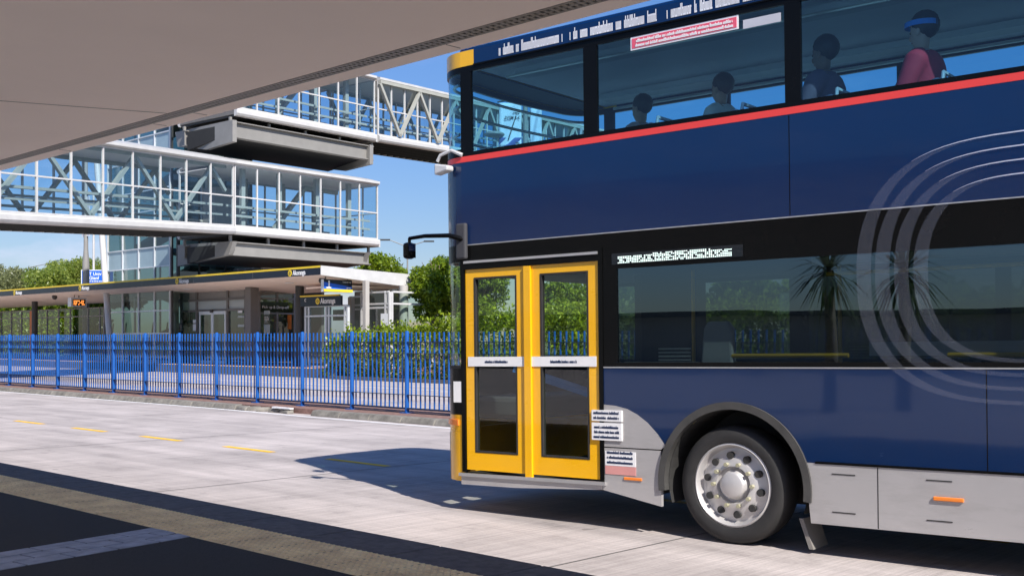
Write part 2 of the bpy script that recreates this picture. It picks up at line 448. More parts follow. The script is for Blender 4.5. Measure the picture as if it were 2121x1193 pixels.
struct(MB().box(-150, 60, 14.63, 16.04, -.01, .118).build('median_paving', M['brickpave']))
p = V((-21.0, 14.47, 0))
struct(MB().hexa([(p.x - .5, p.y - .05, .10), (p.x + .2, p.y - .05, .10), (p.x + .2, p.y + .05, .10), (p.x - .5, p.y + .05, .10),
                  (p.x - .5, p.y - .05, .135), (p.x + .2, p.y - .05, .128), (p.x + .2, p.y + .05, .128), (p.x - .5, p.y + .05, .135)]).build('kerb_paint', M['white_line']))

# ------------------------------------------------------------------ near canopy (we stand under it)
CH = 3.34
e0 = onZ(0, 352, CH); CE = e0.y
t = thing('canopy', 'pale flat canopy soffit with a slotted vent strip, overhead in the top left', 'canopy', (-8, 1, .15))
X0, X1 = -46, 12
vy0, vy1 = onZ(0, 342, CH).y, onZ(0, 333, CH).y
mb = MB(); mb.box(X0, X1, -1.4, vy1 - .012, CH, CH + .10); mb.box(X0, X1, vy0 + .004, CE, CH, CH + .10); mb.box(X0, X1, vy1 - .012, vy0 + .004, CH + .03, CH + .10)
mb.build('soffit', M['soffit'], t)
MB().box(X0, X1, -1.4, CE + .01, CH + .102, CH + .16).build('roof', M['roof_metal'], t)
MB().box(X0, X1, CE + .001, CE + .03, CH + .0, CH + .13).build('fascia', M['soffit'], t)
mb = MB(); x = X0
yA, yB = vy1, vy0
mb.box(X0, X1, yA - .001, yA + .012, CH - .002, CH + .028); mb.box(X0, X1, yB - .012, yB + .003, CH - .002, CH + .028)
w = .045
x = -40.0
while x < -1.0:
    mb.box(x, x + .022, yA + .012, yB - .012, CH - .001, CH + .02); x += w
mb.box(X0, X1, (yA + yB) / 2 - .006, (yA + yB) / 2 + .006, CH - .0015, CH + .02)
mb.build('vent_strip', M['taupe_light'], t)
mb = MB(); mb.box(X0, X1, yA + .0, yB, CH + .0285, CH + .0295); mb.build('vent_shadow_gap', M['dark'], t)
# panel seams: thin recess lines with cover strips
mb = MB()
s0, s1 = onZ(0, 209, CH), onZ(345, 235, CH)
d = (s1 - s0); sx_ = s0.x
for k in range(-6, 6):
    p0 = V((s1.x + 6.0 * k, s1.y, CH - .0015)); p1 = p0 - d.normalized() * 5
    if p1.y < -1.3: p1 = p0.lerp(p1, (p0.y + 1.3) / (p0.y - p1.y))
    mb.bar(p0, p1, .008, .002)
mb.build('panel_seam', M['taupe'], t)
mb = MB()
for px, py in ((140, 312), (412, 236)):
    q = onZ(px, py, CH); MB().box(q.x - .004, q.x + .004, vy0 + .01, CE - .002, CH - .002, CH + .002).build('edge_joint', M['taupe'], t)
for k in range(-8, 8):
    q = onZ(140, 312, CH); MB().box(q.x + 3.4 * k + 1.7 - .003, q.x + 3.4 * k + 1.7 + .003, vy0 + .01, CE - .002, CH - .002, CH + .002).build('edge_joint', M['taupe'], t)
for cx in (-26, -17.5, 3.5, 9.5):
    MB().tube([(cx, .6, .15), (cx, .6, CH)], .14, 18).build('column', M['taupe_light'], t, smooth='auto')
# ------------------------------------------------------------------ blue fence on the median
fb = onZ(843, 855, .12); FY = fb.y; FX11 = fb.x
FX0 = onY(20, 798, FY).x; SP = (FX11 - FX0) / 11
t = thing('fence', 'bright blue picket fence with round posts on the paved median', 'fence', (FX0, FY, .12))
def post_mesh(x):
    mb = MB(); mb.tube([(x, FY, .12), (x, FY, 1.78), (x, FY, 1.81), (x, FY, 1.83)], [.048, .048, .044, .02], 14)
    mb.box(x - .11, x + .11, FY - .11, FY + .11, .119, .134); return mb
def panel_mesh(x):
    mb = MB()
    for k in range(1, 13):
        px = x + SP * k / 13
        mb.box(px - .0125, px + .0125, FY - .012, FY + .012, .20, 1.80)
    return mb
proto = None
for i in range(-5, 27):
    x = FX0 + SP * i
    if proto is None:
        p = post_mesh(x).build('post', M['fence_blue'], t, smooth='auto')
        q = panel_mesh(x).build('picket_panel', M['fence_blue'], t)
        rails = []
        for z, h in ((1.60, .010), (1.365, .010), (.50, .010), (.215, .03)):
            rails.append(MB().box(x + .045, x + SP - .045, FY - .047, FY + .047, z - h / 2, z + h / 2).build('rail', M['fence_rail'], q))
        proto = (p, q, rails, x)
    else:
        p, q, rails, xb = proto
        c = p.copy(); COL.objects.link(c); c.parent = t; c.location.x = x - xb
        if i < 26:
            c = q.copy(); COL.objects.link(c); c.parent = t; c.location.x = x - xb
            for r in rails:
                rc = r.copy(); COL.objects.link(rc); rc.parent = c

# ------------------------------------------------------------------ far platform and station canopy
PZ = .40
struct(MB().box(-150, -38.2, 28.86, 60, -.05, PZ).build('far_platform', M['brickpave']))
mb = MB(); mb.box(-150, -38.2, 28.80, 28.855, 0, PZ + .002)
struct(mb.build('far_kerb', M['kerbdark']))
mb = MB(); x = -120.0
while x < -38.6:
    mb.box(x + .01, x + .29, 28.87, 29.35, PZ - .01, PZ + .006); x += .3
struct(mb.build('far_tactile_paving', mat('far tactile tile', (.72, .52, .30), .8)))
struct(MB().box(-38.19, 60, 28.35, 28.55, 0, .14).build('verge_kerb', M['kerbdark']))
struct(MB().box(-38.19, 60, 28.56, 60, -.01, .12).build('verge', mat('bark mulch', (.10, .075, .05), .95, var=.4, vscale=8)))

YC = 28.6
pt, py_, pb = onY(665, 550, YC), onY(665, 554, YC), onY(665, 569, YC)
XE = pt.x; XL = -112.0
r_t, r_b = onX(860, 569.5, XE), onX(860, 596, XE); YR = r_t.y
can = thing('station_canopy', 'long platform canopy with dark fascia, yellow edge and white tapered end', 'canopy', (XE - 4, 31, PZ))
mb = MB()
mb.hexa([(XL, YC + .02, pb.z), (XE - .02, YC + .02, pb.z), (XE - .02, YR, r_b.z), (XL, YR, r_b.z),
         (XL, YC + .02, pb.z + .05), (XE - .02, YC + .02, pb.z + .05), (XE - .02, YR, r_b.z + .05), (XL, YR, r_b.z + .05)])
mb.build('soffit', M['soffit'], can)
mb = MB()
mb.hexa([(XL, YC + .02, pt.z - .06), (XE - .02, YC + .02, pt.z - .06), (XE - .02, YR, r_t.z - .06), (XL, YR, r_t.z - .06),
         (XL, YC + .02, pt.z - .01), (XE - .02, YC + .02, pt.z - .01), (XE - .02, YR, r_t.z - .01), (XL, YR, r_t.z - .01)])
mb.build('roof', M['roof_metal'], can)
fa = MB().box(XL, XE - .021, YC - .01, YC + .019, pb.z, py_.z - .001).build('fascia', M['navy'], can)
MB().box(XL, XE - .021, YC - .02, YC + .019, py_.z, pt.z).build('yellow_edge', M['sign_yellow'], can)
mb = MB(); mb.hexa([(XE - .018, YC - .02, pb.z - .01), (XE + .02, YC - .02, pb.z - .01), (XE + .02, YR + .02, r_b.z - .01), (XE - .018, YR + .02, r_b.z - .01),
                    (XE - .018, YC - .02, pt.z), (XE + .02, YC - .02, pt.z), (XE + .02, YR + .02, r_t.z), (XE - .018, YR + .02, r_t.z)])
mb.build('end_fascia', M['steel_white'], can)
for k in range(14):
    x = XE - 5.2 * (k + 1); MB().box(x - .008, x + .008, YC - .0115, YC - .0105, pb.z + .01, py_.z - .01).build('fascia_joint', M['taupe'], can)
# name boards on the fascia
fz = (pb.z + py_.z) / 2
for px in (601, 367, 166, 30):
    q = onY(px, 570, YC)
    s = MB().disc((q.x, YC - .012, fz), (0, -1, 0), .145, 20, .006).build('name_sign', M['sign_yellow'], can)
    text_mb('Akoranga', .30, (q.x + .21, YC - .014, fz - .10), (1, 0, 0), (0, 0, 1), squash=.80, bold=.006).build('name_lettering', M['sign_white'], s)
    MB().tube([(q.x + .055 * math.cos(a), YC - .022, fz + .055 * math.sin(a)) for a in [i * .52 for i in range(13)]], .012, 6).build('name_icon', M['dark'], s)
for px, pyy in ((55, 606), (112, 605), (180, 603), (390, 590), (600, 592)):
    Y = 30.2; q = onY(px, pyy, Y); zz = pb.z + (r_b.z - pb.z) * (Y - YC) / (YR - YC)
    MB().tube([(q.x, Y, zz - .03), (q.x, Y, zz - .002)], .22, 16).build('downlight', M['sign_white'], can)
for px in (113, 667):
    q = onY(px, 600, 29.6); zz = pb.z + (r_b.z - pb.z) * (1.0) / (YR - YC)
    MB().ball((q.x, 29.6, zz - .10), .16, 10).build('dome_camera', M['dark'], can, smooth=True)
def ccol(px, w, Y, m, z1=None, round_=True):
    q = onY(px, 690, Y); r = w / 2 * (q - EYE).dot(V((-SA, CA, 0))) / F
    zz = z1 if z1 else pb.z + (r_b.z - pb.z) * (Y - YC) / (YR - YC)
    if round_: MB().tube([(q.x, Y, PZ), (q.x, Y, zz)], r, 20).build('column', m, can, smooth='auto')
    else: MB().box(q.x - r, q.x + r, Y - r, Y + r, PZ, zz).build('column', m, can)
for px, w, Y, mm, rd in ((72, 12, 31.6, M['dark'], True), (177, 10, 33.5, M['dark'], True), (522, 20, 31.0, M['taupe'], False), (621, 18, 31.4, M['dark'], True),
                         (758, 10, 30.9, M['beige'], False), (836, 19, 33.0, M['beige'], True), (362, 12, 31.3, M['beige'], False), (-80, 12, 31.6, M['dark'], True)):
    ccol(px, w, Y, mm, None, rd)

# hanging platform sign, dark blue, facing along the platform
sg = thing('platform_sign', 'hanging dark blue platform sign with a white number 1 over a yellow strip', 'sign', onY(668, 605, 29.1))
SX = onY(672, 590, 29.1).x
def sx_(px, py): return onX(px, py, SX)
a, b, c, d = sx_(671, 578), sx_(728, 581), sx_(729, 600.5), sx_(672, 600.5)
ztop, zbot = a.z, c.z
MB().box(SX - .22, SX - .01, a.y, c.y, zbot - .12, ztop).build('sign_case', M['alu'], sg)
MB().box(SX - .009, SX + .002, a.y, c.y, zbot, ztop).build('sign_face', M['navy'], sg)
mb = MB(); mb.poly([(SX + .004, a.y, zbot + .01), (SX + .004, c.y, zbot + .01), (SX + .004, c.y, zbot + .12), (SX + .004, a.y, ztop - .12)]); mb.build('blue_wedge', M['road_sign_blue'], sg)
MB().box(SX - .008, SX + .03, a.y - .01, c.y + .02, zbot - .11, zbot - .001).build('yellow_strip', M['sign_yellow'], sg)
text_mb('1', .42, (SX + .006, a.y + .16, zbot + .06), (0, 1, 0), (0, 0, 1), depth=.012, bold=.015).build('number', M['sign_white'], sg)
MB().box(SX + .004, SX + .010, a.y + .12, a.y + .38, zbot + .04, zbot + .085).build('number_foot', M['sign_white'], sg)
text_mb('Towards City', .085, (SX + .006, c.y - .05, ztop - .12), (0, 1, 0), (0, 0, 1), align='RIGHT').build('small_lettering', M['sign_white'], sg)
mb = MB().ball((SX + .008, c.y - .27, zbot + .07), .035, 8); mb.box(SX + .004, SX + .008, c.y - .22, c.y - .06, zbot + .05, zbot + .085); mb.build('logo', M['sign_white'], sg)
mb = MB()
for yy in (a.y + .15, c.y - .15): mb.tube([(SX - .1, yy, ztop - .01), (SX - .1, yy, 4.42)], .03, 8)
mb.build('hanger', M['taupe'], sg)

# hanging LED departure display
LX = onY(140, 625, 29.4).x
ld = thing('departure_display', 'hanging grey departure display with orange lit digits', 'display', onY(140, 637, 29.4))
a, c = onX(147, 616, LX), onX(180, 636, LX)
MB().box(LX - .45, LX, a.y, c.y, c.z, a.z).build('display_case', M['alu'], ld, bevel=.02)
MB().box(LX + .001, LX + .01, a.y + .10, c.y - .10, c.z + .07, a.z - .11).build('screen', M['black'], ld)
mb = MB(); r = random.Random(3)
y0, y1, z0, z1 = a.y + .16, c.y - .16, c.z + .10, a.z - .15
for row in range(3):
    zz = z1 - (row + .85) * (z1 - z0) / 3; hh = (z1 - z0) / 3 * .72
    y = y0
    while y < y1 - .05:
        w = r.choice((.05, .07, .09))
        if r.random() < .8: mb.box(LX + .011, LX + .014, y, y + w, zz, zz + hh)
        y += w + .03
mb.build('led_digits', emit('orange led', (1, .30, .06), 1.1), ld)
mb = MB()
for yy in (a.y + .3, c.y - .4): mb.tube([(LX - .2, yy, a.z - .01), (LX - .2, yy, 4.38)], .025, 8)
mb.build('hanger', M['dark'], ld)

# ------------------------------------------------------------------ walls of glass: generic glazed bay row
def glazing(parent, A, B, rows, cols, m_frame, m_pane, fw=.07, fd=.09, fills=None, name='window_frame', outn=None):
    """rows: list of z levels; cols: fractions 0..1; fills: {(col,row): material}"""
    A, B = V((A[0], A[1], 0)), V((B[0], B[1], 0)); d = (B - A); L = d.length; d.normalize()
    nrm = V((d.y, -d.x, 0))
    if nrm.dot(EYE - A) < 0: nrm = -nrm
    def P(s, z, o): q = A + d * (s * L) + nrm * o; return (q.x, q.y, z)
    fr = MB()
    for s in cols:
        h = fw / 2 / L; s0, s1 = s - h, s + h
        fr.hexa([P(s0, rows[0], -fd / 2), P(s1, rows[0], -fd / 2), P(s1, rows[0], fd / 2), P(s0, rows[0], fd / 2),
                 P(s0, rows[-1], -fd / 2), P(s1, rows[-1], -fd / 2), P(s1, rows[-1], fd / 2), P(s0, rows[-1], fd / 2)])
    for z in rows:
        for i in range(len(cols) - 1):
            h = fw / 2 / L; s0, s1 = cols[i] + h, cols[i + 1] - h
            z0, z1 = z - fw * .36, z + fw * .36
            fr.hexa([P(s0, z0, -fd / 2 + .004), P(s1, z0, -fd / 2 + .004), P(s1, z0, fd / 2 - .004), P(s0, z0, fd / 2 - .004),
                     P(s0, z1, -fd / 2 + .004), P(s1, z1, -fd / 2 + .004), P(s1, z1, fd / 2 - .004), P(s0, z1, fd / 2 - .004)])
    fo = fr.build(name, m_frame, parent)
    for i in range(len(cols) - 1):
        gl = MB()
        for j in range(len(rows) - 1):
            mf = fills.get((i, j), fills.get(('*', j))) if fills else None
            q = [P(cols[i], rows[j], 0), P(cols[i + 1], rows[j], 0), P(cols[i + 1], rows[j + 1], 0), P(cols[i], rows[j + 1], 0)]
            MB().poly(q).build('panel' if mf else 'pane', mf or m_pane, fo)
    return fo, P

# ------------------------------------------------------------------ glazed stair tower
YT = 30.5
tw = thing('stair_tower', 'glazed stair tower with pale blue spandrels rising behind the station canopy', 'tower', (onY(290, 690, YT).x, YT, PZ))
x0, x1 = onY(224, 600, YT).x, onY(353, 600, YT).x
zr = [PZ, 2.0, onY(290, 645, YT).z, 4.62, onY(288, 556, YT).z, onY(288, 516, YT).z, 8.75, 9.9, 11.6, 12.9, 14.6, 15.9, 17.5]
cols = [0] + [(onY(p, 600, YT).x - x0) / (x1 - x0) for p in (255, 288, 321)] + [1]
glazing(tw, (x0, YT), (x1, YT), zr, cols, M['alu'], M['pane_dark'], .09, .12, fills={('*', 4): M['spandrel'], ('*', 8): M['spandrel'], ('*', 10): M['spandrel']})
glazing(tw, (x1 + .06, YT + .06), (x1 + .06, YT + 5), [PZ, 4.6, 9.9, 17.5], [0, .33, .66, 1], M['dark'], M['pane_dark'], .09, .12)
glazing(tw, (x0 - .06, YT + .06), (x0 - .06, YT + 5), [PZ, 4.6, 9.9, 17.5], [0, .33, .66, 1], M['alu'], M['pane_dark'], .09, .12)
MB().box(x0, x1, YT + 4.9, YT + 5.1, PZ, 17.5).build('wall', M['beige'], tw)
MB().box(x0 - .2, x1 + .2, YT - .1, YT + 5.2, 17.52, 17.8).build('roof', M['roof_metal'], tw)
mb = MB()
for k in range(6):
    z = PZ + .9 + 2.9 * k
    mb.bar((x0 + .4, YT + 2.0, z), (x1 - .4, YT + 2.0, z + 1.45), 1.2, .18); mb.bar((x1 - .4, YT + 3.6, z + 1.45), (x0 + .4, YT + 3.6, z + 2.9), 1.2, .18)
mb.build('staircase', M['taupe'], tw)
# slanting white column beside it
ya = onY(226, 690, YT - .6); yb = onY(211, 480, YT - .6); dcol = (yb - ya); top = ya + dcol * 2.05; base = ya - dcol * ((ya.z - PZ) / dcol.z)
mb = MB(); mb.tube([base, top], .17, 18); mb.build('slanted_column', M['steel_white'], tw, smooth='auto')
q = onY(369, 540, YT - .2); MB().tube([(q.x, YT - .2, 4.8), (q.x, YT - .2, 9.0)], .10, 10).build('downpipe', M['dark'], tw, smooth='auto')

# ------------------------------------------------------------------ station building under the canopy
YF = 31.6
bd = thing('station_building', 'station entrance building with dark framed automatic doors under the canopy', 'building', (onY(480, 690, YF).x, YF + 2, PZ))
def fz_(px, py, Y=YF): return onY(px, py, Y).z
xa, xb = onY(377, 640, YF).x, onY(510, 640, YF).x
z1, z2, z3, z4 = fz_(440, 643), fz_(440, 641), fz_(440, 621), fz_(440, 598)
cx = lambda p: (onY(p, 640, YF).x - xa) / (xb - xa)
glazing(bd, (xa, YF), (xb, YF), [PZ, z1, z3, z4], [0, cx(409), cx(473), 1], M['taupe'], M['pane_dark'], .16, .16,
        fills={('*', 1): M['frost'], ('*', 2): M['taupe_light']})
# automatic door
da, db = onY(414, 640, YF - .1).x, onY(469, 640, YF - .1).x
dr_ = MB(); dr_.box(da, db, YF - .16, YF - .09, z1 - .22, z1 - .05)
door = dr_.build('door', M['alu'], bd)
for (u0, u1) in ((0, .5), (.5, 1)):
    xa_, xb_ = da + (db - da) * u0, da + (db - da) * u1
    mb = MB()
    mb.box(xa_, xa_ + .12, YF - .15, YF - .10, PZ, z1 - .22); mb.box(xb_ - .12, xb_, YF - .15, YF - .10, PZ, z1 - .22)
    mb.box(xa_ + .12, xb_ - .12, YF - .15, YF - .10, PZ, PZ + .15)
    mb.build('door_leaf', M['alu'], door)
    MB().poly([(xa_ + .12, YF - .125, PZ + .15), (xb_ - .12, YF - .125, PZ + .15), (xb_ - .12, YF - .125, z1 - .22), (xa_ + .12, YF - .125, z1 - .22)]).build('pane', M['pane_dark'], door)
MB().box((da + db) / 2 - .1, (da + db) / 2 + .1, YF - .24, YF - .161, z1 - .12, z1 + .04).build('door_sensor', M['dark'], bd)
def notice(px0, py0, px1, py1, Y, m, parent=bd, name='notice', th=.012):
    a, b = onY(px0, py1, Y), onY(px1, py0, Y)
    return MB().box(a.x, b.x, Y - th, Y, a.z, b.z).build(name, m, parent)
notice(400, 662, 406, 669, YF - .1, M['sign_white']); notice(400, 671, 406, 685, YF - .1, M['sign_white'])
notice(493, 643, 502, 648, YF - .1, M['sign_white']); notice(493, 654, 506, 658, YF - .1, M['frost']); notice(493, 672, 506, 677, YF - .1, M['frost'])
# return bay set back to the right
A2, B2 = onY(537, 640, YF + .3), onY(609, 640, YF + 2.4)
zt2 = 4.1
glazing(bd, A2, B2, [PZ, 3.0, 3.75, zt2], [0, .5, 1], M['taupe_light'], M['pane_dark'], .10, .12)
qa, qb = A2.lerp(B2, .02), A2.lerp(B2, .80)
nrm = V((B2.y - A2.y, -(B2.x - A2.x), 0)).normalized(); nrm = nrm if nrm.dot(EYE - A2) > 0 else -nrm
zb0 = 3.08
mb = MB().hexa([(*(qa.xy + nrm.xy * .08), zb0), (*(qb.xy + nrm.xy * .08), zb0), (*(qb.xy + nrm.xy * .10), zb0), (*(qa.xy + nrm.xy * .10), zb0),
                (*(qa.xy + nrm.xy * .08), zb0 + .5), (*(qb.xy + nrm.xy * .08), zb0 + .5), (*(qb.xy + nrm.xy * .10), zb0 + .5), (*(qa.xy + nrm.xy * .10), zb0 + .5)])
s = mb.build('direction_sign', M['black'], bd)
xd = V((B2.x - A2.x, B2.y - A2.y, 0)).normalized()
text_mb('Pick up & Drop-off', .21, (qa.x + nrm.x * .11 + xd.x * .05, qa.y + nrm.y * .11 + xd.y * .05, zb0 + .17), xd, (0, 0, 1)).build('lettering', M['sign_white'], s)
text_mb('Park & Ride', .21, (qa.x + nrm.x * .11 + xd.x * 2.05, qa.y + nrm.y * .11 + xd.y * 2.05, zb0 + .17), xd, (0, 0, 1)).build('lettering', M['sign_yellow'], s)
s = notice(547, 643, 559, 692, YF + .2, M['frost'], name='poster'); notice(547, 651, 559, 672, YF + .185, M['black'], s, 'poster_block')
for k, (w, yy) in enumerate(((7, 656), (10, 659), (9, 661.5), (5, 665), (6, 667))): notice(548, yy, 548 + w, yy + (1.3 if k < 3 else .7), YF + .17, M['sign_white'], s, 'poster_line', .004)
notice(596, 652, 604, 682, YF + 1.7, M['orange'], name='noticeboard')
# building volume behind: walls, roof, floor
bx0, bx1 = xa - .3, onY(545, 640, 34.5).x
MB().box(bx0, bx1, 38.4, 38.6, PZ, 5.2).build('wall', M['taupe'], bd)
MB().box(bx0 - .1, bx0 + .1, YF + .15, 38.39, PZ, 5.2).build('wall', M['taupe_light'], bd)
MB().box(bx0 - .05, bx1 + .05, 34.36, 38.65, 5.56, 5.62).build('roof', M['roof_metal'], bd)
glazing(bd, (bx0, 34.4), (bx1, 34.4), [4.6, 5.55], [0, .2, .4, .6, .8, 1], M['taupe_light'], M['pane_dark'], .14, .14)

# ticket kiosk with yellow-topped name header
YK = 31.0
ks = thing('ticket_hall', 'glazed ticket hall with a dark name header and yellow top strip', 'kiosk', (onY(672, 690, YK).x, YK + 1, PZ))
k0, k1 = onY(629, 640, YK).x, onY(721, 640, YK).x
kz = lambda py, px=672: onY(px, py, YK).z
zk = kz(634)
glazing(ks, (k0 + .2, YK), (k1, YK), [PZ, zk - .45, zk], [0, .08, .50, .57, .94, 1], M['alu'], M['pane_dark'], .10, .12)
h = MB().box(k0 - .05, k1 - .3, YK - .16, YK - .07, zk, kz(614)).build('name_header', M['navy'], ks)
MB().box(k0 - .05, k1 - .45, YK - .18, YK - .07, kz(614) + .001, kz(611)).build('yellow_strip', M['sign_yellow'], ks)
q = onY(658, 624, YK - .16)
MB().disc((q.x, YK - .162, q.z), (0, -1, 0), .15, 20, .006).build('name_icon', M['sign_yellow'], h)
MB().tube([(q.x + .06 * math.cos(a), YK - .172, q.z + .06 * math.sin(a)) for a in [i * .52 for i in range(13)]], .014, 6).build('name_ring', M['dark'], h)
text_mb('Akoranga', .34, (q.x + .22, YK - .166, q.z - .11), (1, 0, 0), (0, 0, 1), squash=.85, bold=.006).build('lettering', M['sign_white'], h)
q = onY(633, 622, YK - .16)
MB().tube([(q.x + .06 * math.cos(a), YK - .166, q.z + .06 * math.sin(a)) for a in [.6 + i * .45 for i in range(12)]], .016, 6).build('logo', M['sign_white'], h)
s = MB().box(onY(693, 0, YK + 1).x, onY(718, 0, YK + 1).x, YK + .9, YK + 1, 2.55, 3.05).build('inner_sign', M['black'], ks)
text_mb('Akoranga', .19, (onY(698, 0, YK + .9).x, YK + .895, 2.72), (1, 0, 0), (0, 0, 1)).build('lettering', M['sign_white'], s)
MB().box(k0, k1, YK + 3.0, YK + 3.1, PZ, 4.0).build('back_wall', M['taupe_light'], ks)
MB().box(k0 + .2, k1, YK - .02, YK + 3.1, 4.02, 4.10).build('ceiling', M['soffit'], ks)
# glass shelter at the canopy end
YS = 32.3
sh = thing('glass_shelter', 'glass windbreak shelter with pale frames and a white notice at the canopy end', 'shelter', (onY(790, 690, YS).x, YS, PZ))
s0, s1, s2 = onY(724, 640, YS).x, onY(768, 640, YS).x, onY(825, 640, YS).x
kz = lambda py, px=800: onY(px, py, YS).z
glazing(sh, (s0, YS), (s1 - .3, YS), [PZ, kz(639), kz(630), kz(612)], [0, .1, 1], M['alu'], M['pane_screen'], .10, .12)
glazing(sh, (s1, YS - .5), (s2, YS - .5), [PZ, kz(638), kz(630), kz(606)], [0, .12, .88, 1], M['steel_white'], M['pane_screen'], .11, .14)
glazing(sh, (s2, YS - .4), (s2, YS + 2), [PZ, kz(630), kz(606)], [0, 1], M['steel_white'], M['pane_screen'], .11, .14)
notice(789, 649, 803, 674, YS - .56, M['sign_white'], sh)
MB().box(onY(728, 0, YS - .3).x - .11, onY(728, 0, YS - .3).x + .11, YS - .4, YS - .2, PZ, kz(614)).build('post', M['beige'], sh)
# left-hand glass screens under the canopy
YW = 33.0
sc = thing('glass_screen', 'open glazed windscreen wall with thin grey rails in front of the hedge', 'screen', (onY(110, 690, YW).x, YW, PZ))
g0, g1 = onY(-220, 660, YW).x, onY(216, 660, YW).x
zz1, zz2 = onY(120, 657, YW).z, onY(120, 641, YW).z
fr = [ (onY(p, 660, YW).x - g0) / (g1 - g0) for p in (-150, -100, -50, 3, 24, 45, 75, 98, 122, 146, 183, 207)]
glazing(sc, (g0, YW), (g1, YW), [PZ, PZ + .12, zz1, zz2], [0] + fr + [1], M['taupe_light'], M['pane_screen'], .09, .09)
q = onY(63, 660, 31.9); MB().box(q.x - .12, q.x + .3, 31.9, 32.0, PZ, 3.6).build('orange_panel', M['orange'], sc)

# ------------------------------------------------------------------ glazed footbridges
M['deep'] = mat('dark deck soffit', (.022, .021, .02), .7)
def gallery(root, P, Q, H, wd, Wd, n, tr=.49, truss=1.5, toff=.45, phase=0.0, up0=True, endQ=False, fascia=.36, arch=.45, mull=.075, name=''):
    P, Q, wd = V(P), V(Q), V((wd[0], wd[1], 0)).normalized()
    L = (Q - P).length; d = (Q - P) / L
    def X(s, o, z): q = P + (Q - P) * s + wd * o; return (q.x, q.y, q.z + z)
    def run(mb, prof, s0=0, s1=1):
        k = len(prof); mb.add([X(s0, o, z) for o, z in prof] + [X(s1, o, z) for o, z in prof],
            [tuple(range(k))[::-1], tuple(range(k, 2 * k))] + [(i, (i + 1) % k, k + (i + 1) % k, k + i) for i in range(k)]); return mb
    run(MB(), [(.06, -.30), (Wd - .06, -.30), (Wd - .06, -.06), (.06, -.06)]).build('floor_deck', M['taupe'], root)
    mb = MB()
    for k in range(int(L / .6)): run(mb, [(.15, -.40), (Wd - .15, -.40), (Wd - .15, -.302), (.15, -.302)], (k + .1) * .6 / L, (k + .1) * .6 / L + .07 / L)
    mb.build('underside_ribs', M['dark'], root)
    for sgn in (0, 1):
        f = (lambda o: o) if sgn == 0 else (lambda o: Wd - o)
        run(MB(), [(f(.05), -.40), (f(-.10), -.36), (f(-.17), -.26), (f(-.17), -.08), (f(-.12), 0), (f(.05), 0)]).build('edge_fascia', M['steel_white'], root)
        run(MB(), [(f(.04), H - .02), (f(-.10), H - .02), (f(-.20), H + .05), (f(-.20), H + .17), (f(.04), H + .17)]).build('gutter', M['steel_white'], root)
        fr = MB(); fd = .10
        for i in range(n + 1):
            s = i / n; h = mull / 2 / L
            if i == n: s -= h
            if i == 0: s += h
            run(fr, [(f(-.045), .0), (f(.055), .0), (f(.055), H - .03), (f(-.045), H - .03)], s - h, s + h)
        for z in (.045, H * tr, H - .06):
            for i in range(n): run(fr, [(f(-.04), z - .032), (f(.05), z - .032), (f(.05), z + .032), (f(-.04), z + .032)], i / n + mull / 2 / L, (i + 1) / n - mull / 2 / L)
        fo = fr.build('window_frame', M['steel_white'], root)
        for i in range(n):
            MB().poly([X(i / n, f(.01), .05), X((i + 1) / n, f(.01), .05), X((i + 1) / n, f(.01), H - .06), X(i / n, f(.01), H - .06)]).build('pane', M['pane'], fo)
        if truss:
            tb = MB(); st = truss / n; s = -phase * st; upw = up0
            while s < 1:
                a0, a1 = max(s, 0), min(s + st, 1)
                za = .12 if upw else H - .18; zb_ = H - .18 if upw else .12
                if a1 > a0 + 1e-4:
                    zA = za + (zb_ - za) * (a0 - s) / st; zB = za + (zb_ - za) * (a1 - s) / st
                    tb.bar(X(a0, f(toff), zA), X(a1, f(toff), zB), .16, .17)
                s += st; upw = not upw
            run(tb, [(f(toff - .09), H - .17), (f(toff + .09), H - .17), (f(toff + .09), H - .0), (f(toff - .09), H - .0)])
            tb.build('truss', M['truss'], root)
        hb = MB()
        for z in (1.08, .62): run(hb, [(f(.62), z - .055), (f(.68), z - .055), (f(.68), z + .055), (f(.62), z + .055)])
        hb.build('handrail', M['truss'], root)
    k = 9; prof = [(-.16 + (Wd + .32) * i / k, H + .175 + arch * math.sin(math.pi * i / k)) for i in range(k + 1)]
    run(MB(), prof + [(o, z - .05) for o, z in prof[::-1]]).build('roof', M['roof_metal'], root, smooth='auto')
    run(MB(), [(.06, H), (Wd - .06, H), (Wd - .06, H + .04), (.06, H + .04)]).build('ceiling', M['soffit'], root)
    if endQ:
        A_, B_ = X(1, .06, 0), X(1, Wd - .06, 0); z = Q.z
        glazing(root, A_, B_, [z + .03, z + H * tr, z + H - .04], [0, .25, .5, .75, 1], M['steel_white'], M['pane'], mull, .09)
        run(MB(), prof + [(prof[-1][0], H), (prof[0][0], H)], .998, 1.002).build('gable', M['steel_white'], root)
        run(MB(), [(-.1, -.40), (Wd + .1, -.40), (Wd + .1, 0), (-.1, 0)], 1.001, 1.012).build('end_fascia', M['steel_white'], root)
    return X

